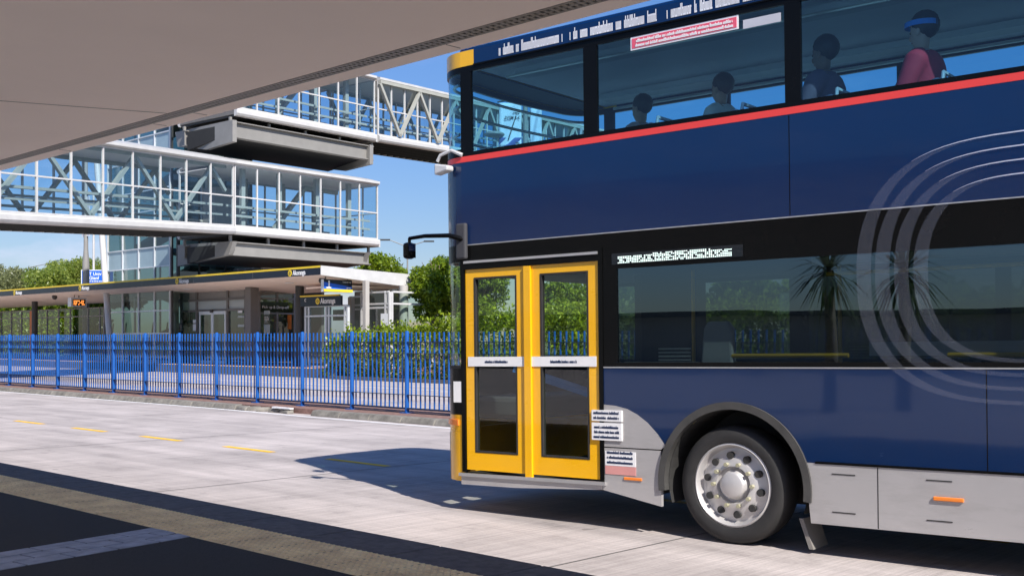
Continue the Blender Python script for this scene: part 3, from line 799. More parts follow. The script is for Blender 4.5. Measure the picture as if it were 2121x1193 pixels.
WD = 4.7
def hub_and_beams(root, B, C, H, bays, px_beam, px_cant, phase, H2=None):
    wd = V((C.y - B.y, -(C.x - B.x), 0)).normalized()
    if wd.x > 0: wd = -wd
    X = gallery(root, B, C, H, wd, WD, bays, tr=.485, truss=0, endQ=True, mull=.066)
    # posts, stair flank and cross beams inside
    ib = MB()
    for s in (.12, .36, .62, .86):
        for o in (.9, WD - .9): ib.bar(X(s, o, -.05), X(s, o, H), .22, .22)
    ib.bar(X(.42, 2.3, .1), X(.66, 2.3, H - .3), .3, .2); ib.bar(X(.66, 2.3, H - .3), X(.9, 2.3, H - .35), .22, .22)
    ib.build('inner_column', M['truss'], root)
    bl = MB(); bl.hexa([X(.1, 2.9, 0), X(.30, 2.9, 0), X(.30, 4.0, 0), X(.1, 4.0, 0), X(.1, 2.9, 2.3), X(.30, 2.9, 2.3), X(.30, 4.0, 2.3), X(.1, 4.0, 2.3)])
    bl.build('lift_shaft', M['taupe_light'], root)
    # edge beam below the deck (I section) with end stiffener
    (a, b_, c_, d_) = px_beam
    xb = B.x + .0
    zt, zb = onX(*a, B.x).z, onX(*b_, B.x).z
    y0, y1 = onX(*a, B.x).y, onX(*c_, C.x).y
    dd = (C - B).normalized(); p0 = B + dd * (y0 - B.y); p1 = B + dd * (y1 - B.y)
    for o, w in ((.35, .10), (WD - .45, .10)):
        q0, q1 = p0 + wd * o, p1 + wd * o
        mb = MB()
        mb.bar((q0.x, q0.y, (zt + zb) / 2), (q1.x, q1.y, (zt + zb) / 2), .05, zt - zb - .08)
        mb.bar((q0.x, q0.y, zt - .02), (q1.x, q1.y, zt - .02), .42, .045); mb.bar((q0.x, q0.y, zb + .02), (q1.x, q1.y, zb + .02), .42, .045)
        for s in (0, .25, .5, .75, 1):
            q = q0.lerp(q1, s); mb.bar((q.x, q.y, zt), (q.x, q.y, B.z - .41), .12, .12)
        mb.build('edge_beam', M['taupe_light'], root)
    # tapered cantilevers running back to the tower
    for s, Y in ((0, p0.y), (1, p1.y - .3)):
        pts = [onY(px, py, p0.y) for px, py in px_cant]
        mb = MB(); mb.prism([(q.x + (0 if s == 0 else (C.x - B.x)), q.z) for q in pts], lambda a, b, t: (a, t, b), Y - .12, Y + .12)
        xs = [q.x for q in pts]; 
        mb.build('cantilever_beam', M['taupe_light'], root)
    # soffit box under the deck between the beams
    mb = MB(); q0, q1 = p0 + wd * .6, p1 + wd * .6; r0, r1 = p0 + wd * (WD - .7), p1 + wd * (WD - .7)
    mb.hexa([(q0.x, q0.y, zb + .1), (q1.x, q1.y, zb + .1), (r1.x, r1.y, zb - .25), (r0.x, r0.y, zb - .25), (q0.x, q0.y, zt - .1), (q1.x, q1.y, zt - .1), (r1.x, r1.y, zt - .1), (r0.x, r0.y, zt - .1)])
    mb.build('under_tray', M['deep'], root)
    return wd, X

B = at(485, 470, 55.0); C = at(782, 496, 62.4); zl = (B.z + C.z) / 2; B.z = C.z = zl
lowb = thing('footbridge', 'lower glazed footbridge crossing the road from the left to a landing', 'footbridge', (B.x, B.y, 0))
hub_and_beams(lowb, B, C, 3.05, 7, ((486, 500), (486, 528), (772, 520), (772, 545)), ((487, 500), (372, 508), (372, 552), (478, 528)), 0)
A = at(0, 440, 41.6); dA = (A - B); A2_ = B + dA * 1.75
wd = V((dA.y, -dA.x, 0)).normalized(); wd = wd if wd.x < 0 else -wd
nb = 14
gallery(lowb, B + (B - A).normalized() * .0 - (B - C).normalized() * -.05, A2_, 3.05, wd, WD - .3, nb, tr=.485, truss=1.5, toff=.5, phase=.6, mull=.066)
# landing pier where the ramp comes down beyond the frame
pm_ = MB(); q = B + dA * 1.70 + wd * 2.2; pm_.box(q.x - .4, q.x + .4, q.y - .4, q.y + .4, 0, q.z - .4); pm_.build('pier', M['taupe_light'], lowb)
q = B + (C - B) * .5 + V((-4.9, 0, 0))

Bu = at(486, 223, 55.0); Cu = at(776, 279.7, 62.2); zu = (Bu.z + Cu.z) / 2; Bu.z = Cu.z = zu
upb = thing('upper_footbridge', 'upper glazed footbridge with exposed diagonal truss leading right behind the bus', 'footbridge', (Bu.x, Bu.y, 0))
hub_and_beams(upb, Bu, Cu, 3.05, 7, ((486, 250), (486, 283), (779, 305), (779, 330)), ((486, 249), (367, 275), (372, 305), (431, 311), (486, 294)), 0)
Pq = at(779, 281, 62.4); Qq = at(1267, 362, 85.0); Pq.z = zu + .02; dq = Qq - Pq
wq = V((dq.y, -dq.x, 0)).normalized(); wq = wq if wq.dot(EYE - Pq) < 0 else -wq
Pq2 = Pq + dq.normalized() * .12
gallery(upb, Pq2, Pq + dq * 2.0, 3.05, wq, 3.6, 46, tr=.485, truss=1.5, toff=-.16, phase=0.0, up0=False, mull=.08, fascia=.4, arch=.3)
for s in (1.0, 1.9):
    q = Pq + dq * s + wq * 1.8; MB().tube([(q.x, q.y, 0), (q.x, q.y, q.z - .4)], .35, 16).build('pier', M['taupe_light'], upb, smooth='auto')
q = Pq.lerp(Cu, .5)

# ------------------------------------------------------------------ poles, road sign, banners, street lights
pl = thing('light_mast', 'thick grey light mast with a bell-shaped collar behind the footbridge', 'mast', at(178, 700, 77))
q = at(178, 600, 77); zc = lambda py: 1.64 + (704 - py) / F * 77
MB().tube([(q.x, q.y, .1), (q.x, q.y, zc(545)), (q.x, q.y, zc(535)), (q.x, q.y, zc(522)), (q.x, q.y, zc(515)), (q.x, q.y, 15.5)], [.23, .23, .20, .165, .15, .12], 18).build('pole', M['taupe_light'], pl, smooth=True)
for (dx, py0, py1, col) in ((-.35, 408, 446, (.75, .14, .13)), (-.35, 446, 490, (.72, .72, .74)), (.32, 408, 440, (.72, .70, .71)), (.32, 440, 490, (.70, .71, .76))):
    mb = MB(); mb.box(q.x + dx - .26, q.x + dx + .26, q.y - .01, q.y + .01, zc(py1), zc(py0) - .004)
    mb.build('banner', mat('banner cloth', col, .8), pl)
mb = MB(); mb.bar((q.x - .7, q.y, zc(405)), (q.x + .7, q.y, zc(405)), .05, .05); mb.build('banner_arm', M['dark'], pl)
rs = thing('road_sign', 'blue road sign with white destination words on a thin pale pole', 'sign', at(193, 700, 84))
a, b = at(168, 590, 84), at(236, 560, 84); zc = lambda py: 1.64 + (704 - py) / F * 84
dxv = (b - a); dxv.z = 0; dxv.normalize(); nv = V((dxv.y, -dxv.x, 0)); nv = nv if nv.dot(EYE - a) > 0 else -nv
def rsp(px, py, o): t_ = at(px, py, 84); return t_ + nv * o
MB().hexa([rsp(168, 591, -.04), rsp(236, 591, -.04), rsp(236, 591, 0), rsp(168, 591, 0), rsp(168, 559, -.04), rsp(236, 559, -.04), rsp(236, 559, 0), rsp(168, 559, 0)]).build('sign_border', M['sign_white'], rs)
MB().hexa([rsp(169.5, 590, .001), rsp(234.5, 590, .001), rsp(234.5, 590, .012), rsp(169.5, 590, .012), rsp(169.5, 560.5, .001), rsp(234.5, 560.5, .001), rsp(234.5, 560.5, .012), rsp(169.5, 560.5, .012)]).build('sign_face', M['road_sign_blue'], rs)
text_mb('T Univ', .34, rsp(184.5, 570.5, .016), dxv, (0, 0, 1), bold=.004).build('lettering', M['sign_white'], rs)
text_mb('Glenf', .34, rsp(184.5, 579, .016), dxv, (0, 0, 1), bold=.004).build('lettering', M['sign_white'], rs)
for k in range(6): MB().hexa([rsp(185 + k * 5, 583.5, .013), rsp(188.5 + k * 5, 583.5, .013), rsp(188.5 + k * 5, 583.5, .018), rsp(185 + k * 5, 583.5, .018), rsp(185 + k * 5, 581.8, .013), rsp(188.5 + k * 5, 581.8, .013), rsp(188.5 + k * 5, 581.8, .018), rsp(185 + k * 5, 581.8, .018)]).build('small_lettering', M['sign_white'], rs)
q = at(194, 600, 84.4); MB().tube([(q.x, q.y, .1), (q.x, q.y, 13)], .085, 10).build('pole', M['steel_white'], rs, smooth='auto')

# lamp post with banners seen through the upper windows of the bus
D = 44.0
lp = thing('banner_lamp_post', 'lamp post carrying a white printed banner, seen through the bus upper window', 'lamp post', at(1088, 700, D))
q = at(1088, 600, D); zc = lambda py, d=D: 1.64 + (704 - py) / F * d
rgt = V((CA, SA, 0))
MB().tube([(q.x, q.y, .1), (q.x, q.y, zc(170))], [.14, .09], 14).build('pole', M['taupe_light'], lp, smooth='auto')
def banner(px0, px1, pya, pyb, col, wav):
    mb = MB(); nx, ny = 8, 14
    vs = []
    for j in range(ny + 1):
        for i in range(nx + 1):
            p = at(px0 + (px1 - px0) * i / nx, pya + (pyb - pya) * j / ny, D)
            o = wav * math.sin(i * 1.1 + j * .35); p = p + V((SA, -CA, 0)) * (o + .03)
            vs.append(p)
    mb.add(vs, [(j * (nx + 1) + i, j * (nx + 1) + i + 1, (j + 1) * (nx + 1) + i + 1, (j + 1) * (nx + 1) + i) for j in range(ny) for i in range(nx)])
    o = mb.build('banner', mat('banner cloth', col, .85, var=.03), lp, smooth=True)
    s = o.modifiers.new('thick', 'SOLIDIFY'); s.thickness = .008
    return o
bn = banner(1034, 1080, 214, 306, (.62, .64, .72), .035)
banner(1034, 1080, 286, 303, (.08, .10, .30), .045)
banner(1098, 1122, 226, 300, (.55, .58, .68), .06)
for s_, sz, px, py in (('3-5 MINS', .155, 1077, 247.5), ('CITY', .12, 1076, 238), ('', .06, 1074, 229)):
    if s_:
        pt_ = at(px, py, D) + V((SA, -CA, 0)) * .085
        text_mb(s_, sz, pt_, -rgt, (0, 0, 1), bold=.003).build('lettering', M['dark'], bn)
mb = MB()
mb.tube([at(1088, 203, D), at(1030, 212, D)], .03, 8); mb.tube([at(1081, 201, D), at(1053, 291, D) + V((SA, -CA, 0)) * .1], .022, 8); mb.tube([at(1088, 300, D), at(1040, 290, D)], .03, 8)
mb.build('banner_arm', M['dark'], lp)
p = at(1024, 279, D); mb = MB(); mb.ball(p, .42, 14, (1, 1, .28)); mb.build('lamp_head', M['taupe_light'], lp, smooth=True)

def street_light(px, pytop, depth, arms, label):
    t = thing('street_light', label, 'street light', at(px, 700, depth), 'street lights on the distant road')
    q = at(px, 600, depth); zt = 1.64 + (704 - pytop) / F * depth
    MB().tube([(q.x, q.y, 0), (q.x, q.y, zt)], [.13, .07], 8).build('pole', M['taupe_light'], t, smooth='auto')
    for (ax, ay) in arms:
        e = at(ax, ay, depth); MB().tube([(q.x, q.y, zt - .03), e], [.06, .045], 6).build('arm', M['taupe_light'], t)
        dd = V((e.x - q.x, e.y - q.y, 0)).normalized(); MB().bar(e - dd * .1, e + dd * .95, .35, .14).build('lamp_head', M['dark'], t)
street_light(844, 511, 115, ((806, 497), (880, 500)), 'tall twin-arm street light above the shrubs beside the bus')
street_light(60, 554, 150, ((97, 546.5),), 'single-arm street light over the distant trees at far left')

# ------------------------------------------------------------------ planting
def hedge_pts(x0, x1, y0, y1, z0, ztop, n, seed):
    r = np.random.default_rng(seed); out = []
    x = r.uniform(x0, x1, n); u = r.uniform(0, 1, n); 
    zt = np.array([ztop(a) for a in x]) + .16 * np.sin(x * 2.3) + .10 * np.sin(x * 5.7 + 1) + .06 * np.sin(x * 13)
    face = r.random(n)
    y = np.where(face < .5, y0 + .10 * np.abs(r.normal(size=n)) + .12 * np.sin(x * 3.1) + .1, r.uniform(y0, y1, n))
    z = np.where(face < .5, z0 + (zt - z0) * u, zt - np.abs(r.normal(size=n)) * .16)
    k = r.random(n) < .06; z = np.where(k, zt + r.uniform(0, .35, n), z)
    return np.stack([x, y, z], 1)
XH0 = onZ(655, 778, .12).x
def htop(x): return float(np.interp(x, [-40, -37, -33, -29, -24, -10, 10], [1.55, 1.85, 2.1, 2.55, 2.7, 2.4, 2.4]))
hd = thing('hedge', 'long sunlit green hedge behind the blue fence at the right', 'hedge', (-28, 29.5, .12))
leaf_object('foliage', hedge_pts(XH0, 6, 28.75, 31.4, .14, htop, 52000, 11), .085, M['leaf_a'], hd, 11, .5)
mb = MB()
for k in range(50): 
    x = XH0 + .4 + k * .85; mb.tube([(x, 29.6, .1), (x + .15, 29.7, 1.0), (x + .3, 29.5, 1.6)], [.05, .035, .015], 6)
mb.build('stems', M['bark'], hd)
lh = thing('low_hedge', 'low dark green shrub border at the foot of the hedge', 'hedge', (-28, 28.75, .12))
leaf_object('foliage', hedge_pts(XH0 + .3, 6, 28.58, 28.9, .13, lambda x: .95, 16000, 12), .06, M['leaf_d'], lh, 12, .45)
tree('tall leafy tree rising behind the hedge just left of the bus', at(905, 722, 51), at(905, 592, 51), (1.25, 1.25, 1.75), 34, 15000, .10, M['leaf_b'], 21)
tree('broad leafy tree behind the bus windscreen', at(985, 722, 52), at(985, 600, 52), (1.7, 1.5, 1.6), 34, 15000, .10, M['leaf_b'], 22)
tree('bushy tree seen through the bus doors', at(1150, 722, 47), at(1155, 640, 47), (1.9, 1.5, 1.3), 30, 12000, .10, M['leaf_b'], 23)
tree('rounded treetop showing over the white canopy end', at(795, 722, 66), at(795, 560, 66), (1.9, 1.7, 1.1), 26, 9000, .11, M['leaf_b'], 24, clump=.40)
tree('low tree visible through the bus lower windows', at(1330, 722, 46), at(1330, 655, 46), (1.6, 1.4, 1.1), 22, 8000, .10, M['leaf_b'], 25)
bh = thing('back_hedge', 'dense dark hedge behind the glass screens of the platform', 'hedge', (-82, 37.5, PZ))
leaf_object('foliage', hedge_pts(-120, onY(226, 660, 36).x, 36.0, 39.0, PZ, lambda x: 4.5, 60000, 13), .19, M['leaf_b'], bh, 13, .55)
mb = MB()
for k in range(30): x = -119 + k * 1.9; mb.tube([(x, 37, PZ), (x + .2, 37.2, 2.8)], [.1, .05], 6)
mb.build('stems', M['bark'], bh)
for i, (px, py, dp, rx, rz, lab, sd) in enumerate((
    (15, 611, 100, 3.6, 2.2, 'olive tree at the far left edge beyond the platform canopy', 31), (62, 604, 108, 3.6, 2.4, 'grey-green tree second from the left beyond the canopy', 32),
    (104, 604, 96, 3.0, 2.3, 'feathery green tree in the middle of the distant row', 33), (140, 593, 100, 3.0, 2.8, 'tallest bright green tree just left of the light mast', 34),
    (196, 590, 112, 3.0, 3.0, 'dark green tree behind the blue road sign', 35), (-40, 590, 105, 4, 2.6, 'olive tree beyond the canopy just past the left edge', 36))):
    tree(lab, at(px, 730, dp), at(px, py, dp), (rx, rx * .8, rz), 38, 20000, .125, M['leaf_e'] if sd in (31, 32, 36) else M['leaf_c'], sd, .2, 'tree', 'trees beyond the platform')
sb = thing('shrub_belt', 'tall dark shrub belt closing the view behind the bus', 'hedge', (-5, 42, .1))
leaf_object('foliage', hedge_pts(-36, 40, 41, 44, .1, lambda x: 3.6 + .5 * math.sin(x * .9), 26000, 14), .26, M['leaf_b'], sb, 14, .55)
mb = MB()
for k in range(24): x = -35 + k * 3.1; mb.tube([(x, 42.4, .1), (x + .3, 42.6, 2.6)], [.1, .05], 6)
mb.build('stems', M['bark'], sb)
# beige wall behind the shrubs
q0, q1 = at(838, 690, 57), at(900, 690, 57)
w_ = MB(); w_.bar((q0.x, q0.y, 1.2), (q1.x, q1.y, 1.2), .2, 2.7); tag(w_.build('garden_wall', mat('beige wall', (.42, .34, .26), .8)), 'short beige wall between the round column and the tree', 'wall')

# ------------------------------------------------------------------ what stands behind the camera (seen mirrored in the bus windows)
bt = thing('bus_depot', 'long low dark grey depot across the street, mirrored in the bus windows', 'building', (-50, -34, 0))
MB().box(-120, 10, -38, -34, 0, 2.7).build('wall', M['taupe'], bt)
MB().box(-121, 11, -38.5, -33.4, 2.71, 2.95).build('roof', M['dark'], bt)
struct(MB().box(-90, 60, -33.3, -1.01, -.05, .148).build('pavement', mat('pale bounce paving', (.64, .59, .56), .85, var=.1)))  # unseen paving, added pale to bounce light onto bus side and soffit
def cabbage(px, py, dist, s, label, seed):
    P = None
    r = ray(px, py); bo = V((BO[0], BO[1], 0)); bn_ = V((BN[0], BN[1], 0))
    t_ = (bo - EYE).dot(bn_) / r.dot(bn_); hit = EYE + r * t_
    rr = r - bn_ * (2 * r.dot(bn_)); c = hit + rr * dist
    t = thing('cabbage_tree', label, 'tree', (c.x, c.y, .1), 'cabbage trees behind the platform')
    MB().tube([(c.x, c.y, .1), (c.x + .05, c.y, c.z * .6), (c.x, c.y, c.z)], [.16, .12, .10], 10).build('trunk', M['bark'], t, smooth=True)
    rd = random.Random(seed); mb = MB()
    for k in range(130):
        a = rd.uniform(0, 6.28); el = rd.uniform(-1.1, 1.3); L = s * rd.uniform(.75, 1.1); w = .022 * s
        d = V((math.cos(a) * math.cos(el), math.sin(a) * math.cos(el), math.sin(el))); sd = d.cross(V((0, 0, 1))).normalized() * w
        p0 = V((c.x, c.y, c.z)); p1 = p0 + d * L * .55; p2 = p0 + d * L + V((0, 0, -.22 * L))
        mb.add([p0 - sd * .5, p0 + sd * .5, p1 + sd, p1 - sd, p2], [(0, 1, 2, 3), (3, 2, 4)])
    mb.build('crown', M['leaf_f'], t)
BO, BN = (-4.9303, 7.6348), (-.0961, .9954)
cabbage(1715, 560, 14, 1.15, 'spiky cabbage tree mirrored at the middle of the bus lower window', 1)
cabbage(1870, 560, 15, 1.25, 'spiky cabbage tree mirrored at the right of the bus lower window', 2)
# ------------------------------------------------------------------ the double-decker bus (local frame: u forward, w away from us, v up)
dv = ray(-1850, 752).normalized(); o_ = onZ(1518, 1130, 0)
upv = V((0, 0, 1)); upv = (upv - dv * upv.dot(dv)).normalized(); yv = upv.cross(dv)
bus = thing('double_decker_bus', 'navy blue double-decker bus with yellow front doors and a red stripe below the upper windows', 'bus', (0, 0, 0))
bus.matrix_world = Matrix(((dv.x, yv.x, upv.x, o_.x), (dv.y, yv.y, upv.y, o_.y), (dv.z, yv.z, upv.z, o_.z), (0, 0, 0, 1)))
ORI[bus.name] = V((0, 0, 0))
BM = bus.matrix_world.copy()
bl = lambda p: (p[0], -p[1], p[2])
def B_(): return MB(bl)

M['bus_blue'] = mat('bus navy paint', (.0002, .0165, .072), .22, var=.03, coat=.5, spec=.4)
def ripple(m, k=.06, scale=1.3, dirt=None):
    nt, n, l = nodes_of(m); b = n['Principled BSDF']
    tc = n.new('ShaderNodeTexCoord'); nz = n.new('ShaderNodeTexNoise'); nz.inputs['Scale'].default_value = scale; nz.inputs['Detail'].default_value = 1.5
    l.new(tc.outputs['Object'], nz.inputs['Vector'])
    bp = n.new('ShaderNodeBump'); bp.inputs['Strength'].default_value = k; bp.inputs['Distance'].default_value = .05
    l.new(nz.outputs['Fac'], bp.inputs['Height']); l.new(bp.outputs[0], b.inputs['Normal']); l.new(bp.outputs[0], b.inputs['Coat Normal'])
    n3 = n.new('ShaderNodeTexNoise'); n3.inputs['Scale'].default_value = 2.4; n3.inputs['Detail'].default_value = 9; n3.inputs['Roughness'].default_value = .7
    mp = n.new('ShaderNodeMapping'); mp.inputs['Scale'].default_value = (.5, 1, 2.2); l.new(tc.outputs['Object'], mp.inputs[0]); l.new(mp.outputs[0], n3.inputs['Vector'])
    mr = n.new('ShaderNodeMapRange'); mr.inputs['From Min'].default_value = .48; mr.inputs['From Max'].default_value = .75
    mr.inputs['To Max'].default_value = dirt or .10; l.new(n3.outputs['Fac'], mr.inputs[0])
    old = b.inputs['Base Color'].links[0].from_socket
    mx = n.new('ShaderNodeMix'); mx.data_type = 'RGBA'; l.new(mr.outputs[0], mx.inputs['Factor']); l.new(old, mx.inputs['A']); mx.inputs['B'].default_value = (.16, .14, .12, 1)
    l.new(mx.outputs['Result'], b.inputs['Base Color'])
    mr2 = n.new('ShaderNodeMapRange'); mr2.inputs['From Min'].default_value = .35; mr2.inputs['From Max'].default_value = .7
    r0 = b.inputs['Roughness'].default_value; mr2.inputs['To Min'].default_value = r0 * .8; mr2.inputs['To Max'].default_value = min(1, r0 * 1.3)
    l.new(n3.outputs['Fac'], mr2.inputs[0]); l.new(mr2.outputs[0], b.inputs['Roughness'])
ripple(M['bus_blue'], .05, 1.0, .018)
M['bus_silver'] = mat('bus silver paint', (.46, .44, .435), .34, .25, var=.04, coat=.3)
M['bus_yellow'] = mat('bus yellow paint', (.87, .44, .004), .3, var=.03, coat=.5)
M['bus_red'] = mat('bus red stripe', (.78, .055, .045), .35, var=.02)
M['bus_black'] = mat('bus black trim', (.004, .004, .004), .22, var=.1, spec=.15)
M['bus_glass_up'] = glass('upper window glass', (.46, .76, .87), .9, 1.5, .02)
M['bus_glass_low'] = glass('lower window glass', (.30, .37, .36), (.62, .84, 1.0), 1.6, .12, wav=.08)
M['bus_glass_dimmed'] = glass('dim interior glass', (.05, .06, .06), .9, 1.5, .02)  # far pane tint painted dark in place of the dim, crowded interior
M['bus_glass_door'] = glass('door glass', (.80, .88, .80), .9, 1.5, .01)
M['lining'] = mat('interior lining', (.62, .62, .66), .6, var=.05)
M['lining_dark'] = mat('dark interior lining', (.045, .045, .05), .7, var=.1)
M['seat'] = mat('navy moquette', (.035, .05, .10), .85, var=.3, vscale=40)
M['seat_grey'] = mat('pale grey seat shell', (.50, .50, .54), .5, var=.05)
M['sticker'] = mat('white sticker', (.80, .79, .79), .45, var=.04)
M['sticker_red'] = mat('red sticker', (.72, .10, .16), .45, var=.05)
M['amber'] = mat('amber lens', (.85, .24, .04), .25, var=.03)
M['rail'] = mat('yellow handrail', (.85, .50, .02), .35)
M['steel'] = mat('brushed steel', (.62, .61, .60), .3, .7, var=.06)
M['wheel'] = mat('alloy wheel', (.58, .56, .55), .42, .45, var=.07)
M['arch'] = mat('grey rubber arch', (.055, .053, .050), .65, var=.2, vscale=6)
M['roof_text'] = mat('faded white lettering', (.66, .66, .70), .5)
M['nut'] = mat('yellow grey nut', (.40, .38, .26), .5, .2)
M['swirl'] = film('translucent white film', (.62, .66, .82), .055, .4)
M['swirl_line'] = film('pale edge line', (.75, .78, .92), .62, .4)
M['grime'] = mat('dark underbody', (.03, .029, .028), .8, var=.3)

ripple(M['bus_silver'], .05, 2.0, .35); ripple(M['bus_yellow'], .03, 2.5, .06)
W2, RE = 2.5, -9.6
ARC_R = .655
def arch(u0, a0, a1, r=ARC_R, n=22):
    return [(u0 + r * math.cos(a0 + (a1 - a0) * i / n), .475 + r * math.sin(a0 + (a1 - a0) * i / n)) for i in range(n + 1)]
def plate(poly, w0, w1, name, m, parent=bus, bevel=0):
    mb = B_(); mb.prism(poly, lambda a, b, t: (a, t, b), w0, w1); return mb.build(name, m, parent, bevel=bevel)
RW = -5.9
aj = math.asin((.70 - .475) / ARC_R)
sw = [(.60, .76), (.68, .86), (.78, .955), (.88, 1.02), (.98, 1.065), (1.10, 1.09), (1.24, 1.10)]
a_sw = math.atan2(.76 - .475, .60)
lower_blue = [(RE, .70)] + arch(RW, math.pi - aj, aj)[0:] + arch(0, math.pi - aj, a_sw) + sw[1:] + [(1.24, 1.42), (RE, 1.42)]
far_blue = [(RE, .70)] + arch(RW, math.pi - aj, aj) + arch(0, math.pi - aj, aj) + [(2.83, .70), (2.83, 1.42), (RE, 1.42)]
for near in (True, False):
    w0, w1 = (0.0, .035) if near else (W2 - .035, W2)
    e = -.003 if near else W2 + .003
    pl_ = plate(lower_blue if near else far_blue, w0, w1, 'lower_panel', M['bus_blue'])
    plate([(RE, 2.58), (2.83, 2.58), (2.83, 3.37), (RE, 3.37)], w0, w1, 'upper_panel', M['bus_blue'])
    plate([(RE, 3.371), (2.83, 3.371), (2.83, 3.425), (RE, 3.425)], w0 - (.002 if near else 0), w1 + (0 if near else .002), 'red_stripe', M['bus_red'])
    plate([(RE, 4.285), (2.66, 4.285), (2.66, 4.43), (RE, 4.43)], w0, w1, 'roof_band', M['bus_blue'])
    plate([(2.662, 4.285), (2.83, 4.285), (2.83, 4.43), (2.662, 4.43)], w0, w1, 'corner_cap', M['bus_yellow'])
    plate([(RE, .698), (RE, .24), (RW - .66, .24), (RW - .655, .698)], w0, w1, 'skirt', M['bus_silver'])
    plate([(RW + .655, .698), (RW + .66, .24), (-.66, .24), (-.615, .698)], w0, w1, 'skirt', M['bus_silver'])
    # upper window surround (black) and panes
    P = [2.83, 2.70, 1.40, 1.26, -.49, -.62, -2.37, -2.50, -4.25, -4.38, -6.13, -6.26, -8.0, -8.13, -9.3, RE]
    mb = B_(); mb.box(RE, 2.83, w0, w1, 3.427, 3.465); mb.box(RE, 2.83, w0, w1, 4.225, 4.284)
    for i in range(0, len(P) - 1, 2): mb.box(P[i + 1], P[i], w0, w1, 3.466, 4.224)
    fr = mb.build('upper_window_frame', M['bus_black'], bus)
    for i in range(1, len(P) - 2, 2):
        B_().poly([(P[i], w0 + .012, 3.466), (P[i + 1], w0 + .012, 3.466), (P[i + 1], w0 + .012, 4.224), (P[i], w0 + .012, 4.224)]).build('pane', M['bus_glass_up'], fr)
    # lower window band
    f0 = 1.22 if near else 2.83
    mb = B_(); mb.box(RE, f0, w0, w1, 2.265, 2.575); mb.box(RE, f0, w0, w1, 1.425, 1.462)
    Q = [f0, 1.075, -2.62, -2.75, -4.6, -4.73, -6.6, -6.73, -9.3, RE] if near else [f0, 2.70, .62, .42, -1.35, -1.48, -3.3, -3.43, -5.2, -5.33, -9.3, RE]
    for i in range(0, len(Q) - 1, 2): mb.box(Q[i + 1], Q[i], w0, w1, 1.463, 2.264)
    fr = mb.build('lower_window_frame', M['bus_black'], bus)
    for i in range(1, len(Q) - 2, 2):
        B_().poly([(Q[i], w0 + .012, 1.463), (Q[i + 1], w0 + .012, 1.463), (Q[i + 1], w0 + .012, 2.264), (Q[i], w0 + .012, 2.264)]).build('pane', M['bus_glass_low'] if near or Q[i] > .5 else M['bus_glass_dimmed'], fr)
    # wheel arch lip, trims
    for u0 in (0, RW):
        mb = B_(); ou, inn = arch(u0, math.pi + .12, -.12, .672, 36), arch(u0, math.pi + .12, -.12, .612, 36)
        wl_ = (-.022, .05) if near else (W2 - .05, W2 + .022)
        for i in range(36):
            (a, b), (c, d), (f, g), (h, k) = ou[i], ou[i + 1], inn[i + 1], inn[i]
            mb.add([(a, wl_[0], b), (c, wl_[0], d), (f, wl_[0], g), (h, wl_[0], k), (a, wl_[1], b), (c, wl_[1], d), (f, wl_[1], g), (h, wl_[1], k)],
                   [(0, 1, 2, 3), (4, 7, 6, 5), (0, 4, 5, 1), (3, 2, 6, 7)])
        mb.build('wheel_arch', M['arch'], bus, weld=True)
        mb = B_(); q = arch(u0, math.pi + .3, -.3, .61, 24); wa, wb = (.05, .55) if near else (W2 - .55, W2 - .05)
        for i in range(24): mb.poly([(q[i][0], wa, q[i][1]), (q[i + 1][0], wa, q[i + 1][1]), (q[i + 1][0], wb, q[i + 1][1]), (q[i][0], wb, q[i][1])])
        mb.poly([(a, wb if near else wa, b) for a, b in q]); mb.build('wheel_well', M['grime'], bus)
    B_().box(RE, 2.83 if not near else 1.22, *((-.004, 0) if near else (W2, W2 + .004)), 1.414, 1.424).build('trim_line', M['steel'], bus)
    B_().box(RE, 2.83, *((-.004, -.0) if near else (W2, W2 + .004)), 2.574, 2.583).build('trim_line', M['steel'], bus)
    B_().box(RE, 2.66, *((-.012, -.0) if near else (W2, W2 + .012)), 4.276, 4.290).build('trim_line', M['bus_black'], bus)
    B_().box(RW + .70, -.70, *((-.006, -.0) if near else (W2, W2 + .006)), .694, .712).build('trim_line', M['bus_black'], bus)
# near side, forward of the wheel: silver wedge below the navy swoop, and far side front
plate([(1.24, .36), (1.24, .725), (.655, .725), (.655, .26)], 0, .035, 'front_skirt', M['bus_silver'])
wedge = [(.655, .735), (1.24, .735), (1.24, 1.098)] + sw[::-1][1:-1] + [(.61, .765)]
plate(wedge, 0, .035, 'front_wedge', M['bus_silver'])
B_().box(.655, 1.24, .008, .03, .7255, .7345).build('trim_line', M['bus_black'], bus)
plate([(.655, .698), (.655, .26), (2.83, .36), (2.83, .698)], W2 - .035, W2, 'skirt', M['bus_silver'])
plate([(1.241, .36), (1.241, .405), (2.86, .385), (2.86, .30), (2.2, .31)], -.005, .035, 'sill', M['bus_silver'])
B_().bar((1.20, -.012, .415), (2.88, -.012, .395), .022, .03).build('sill_strip', M['steel'], bus)

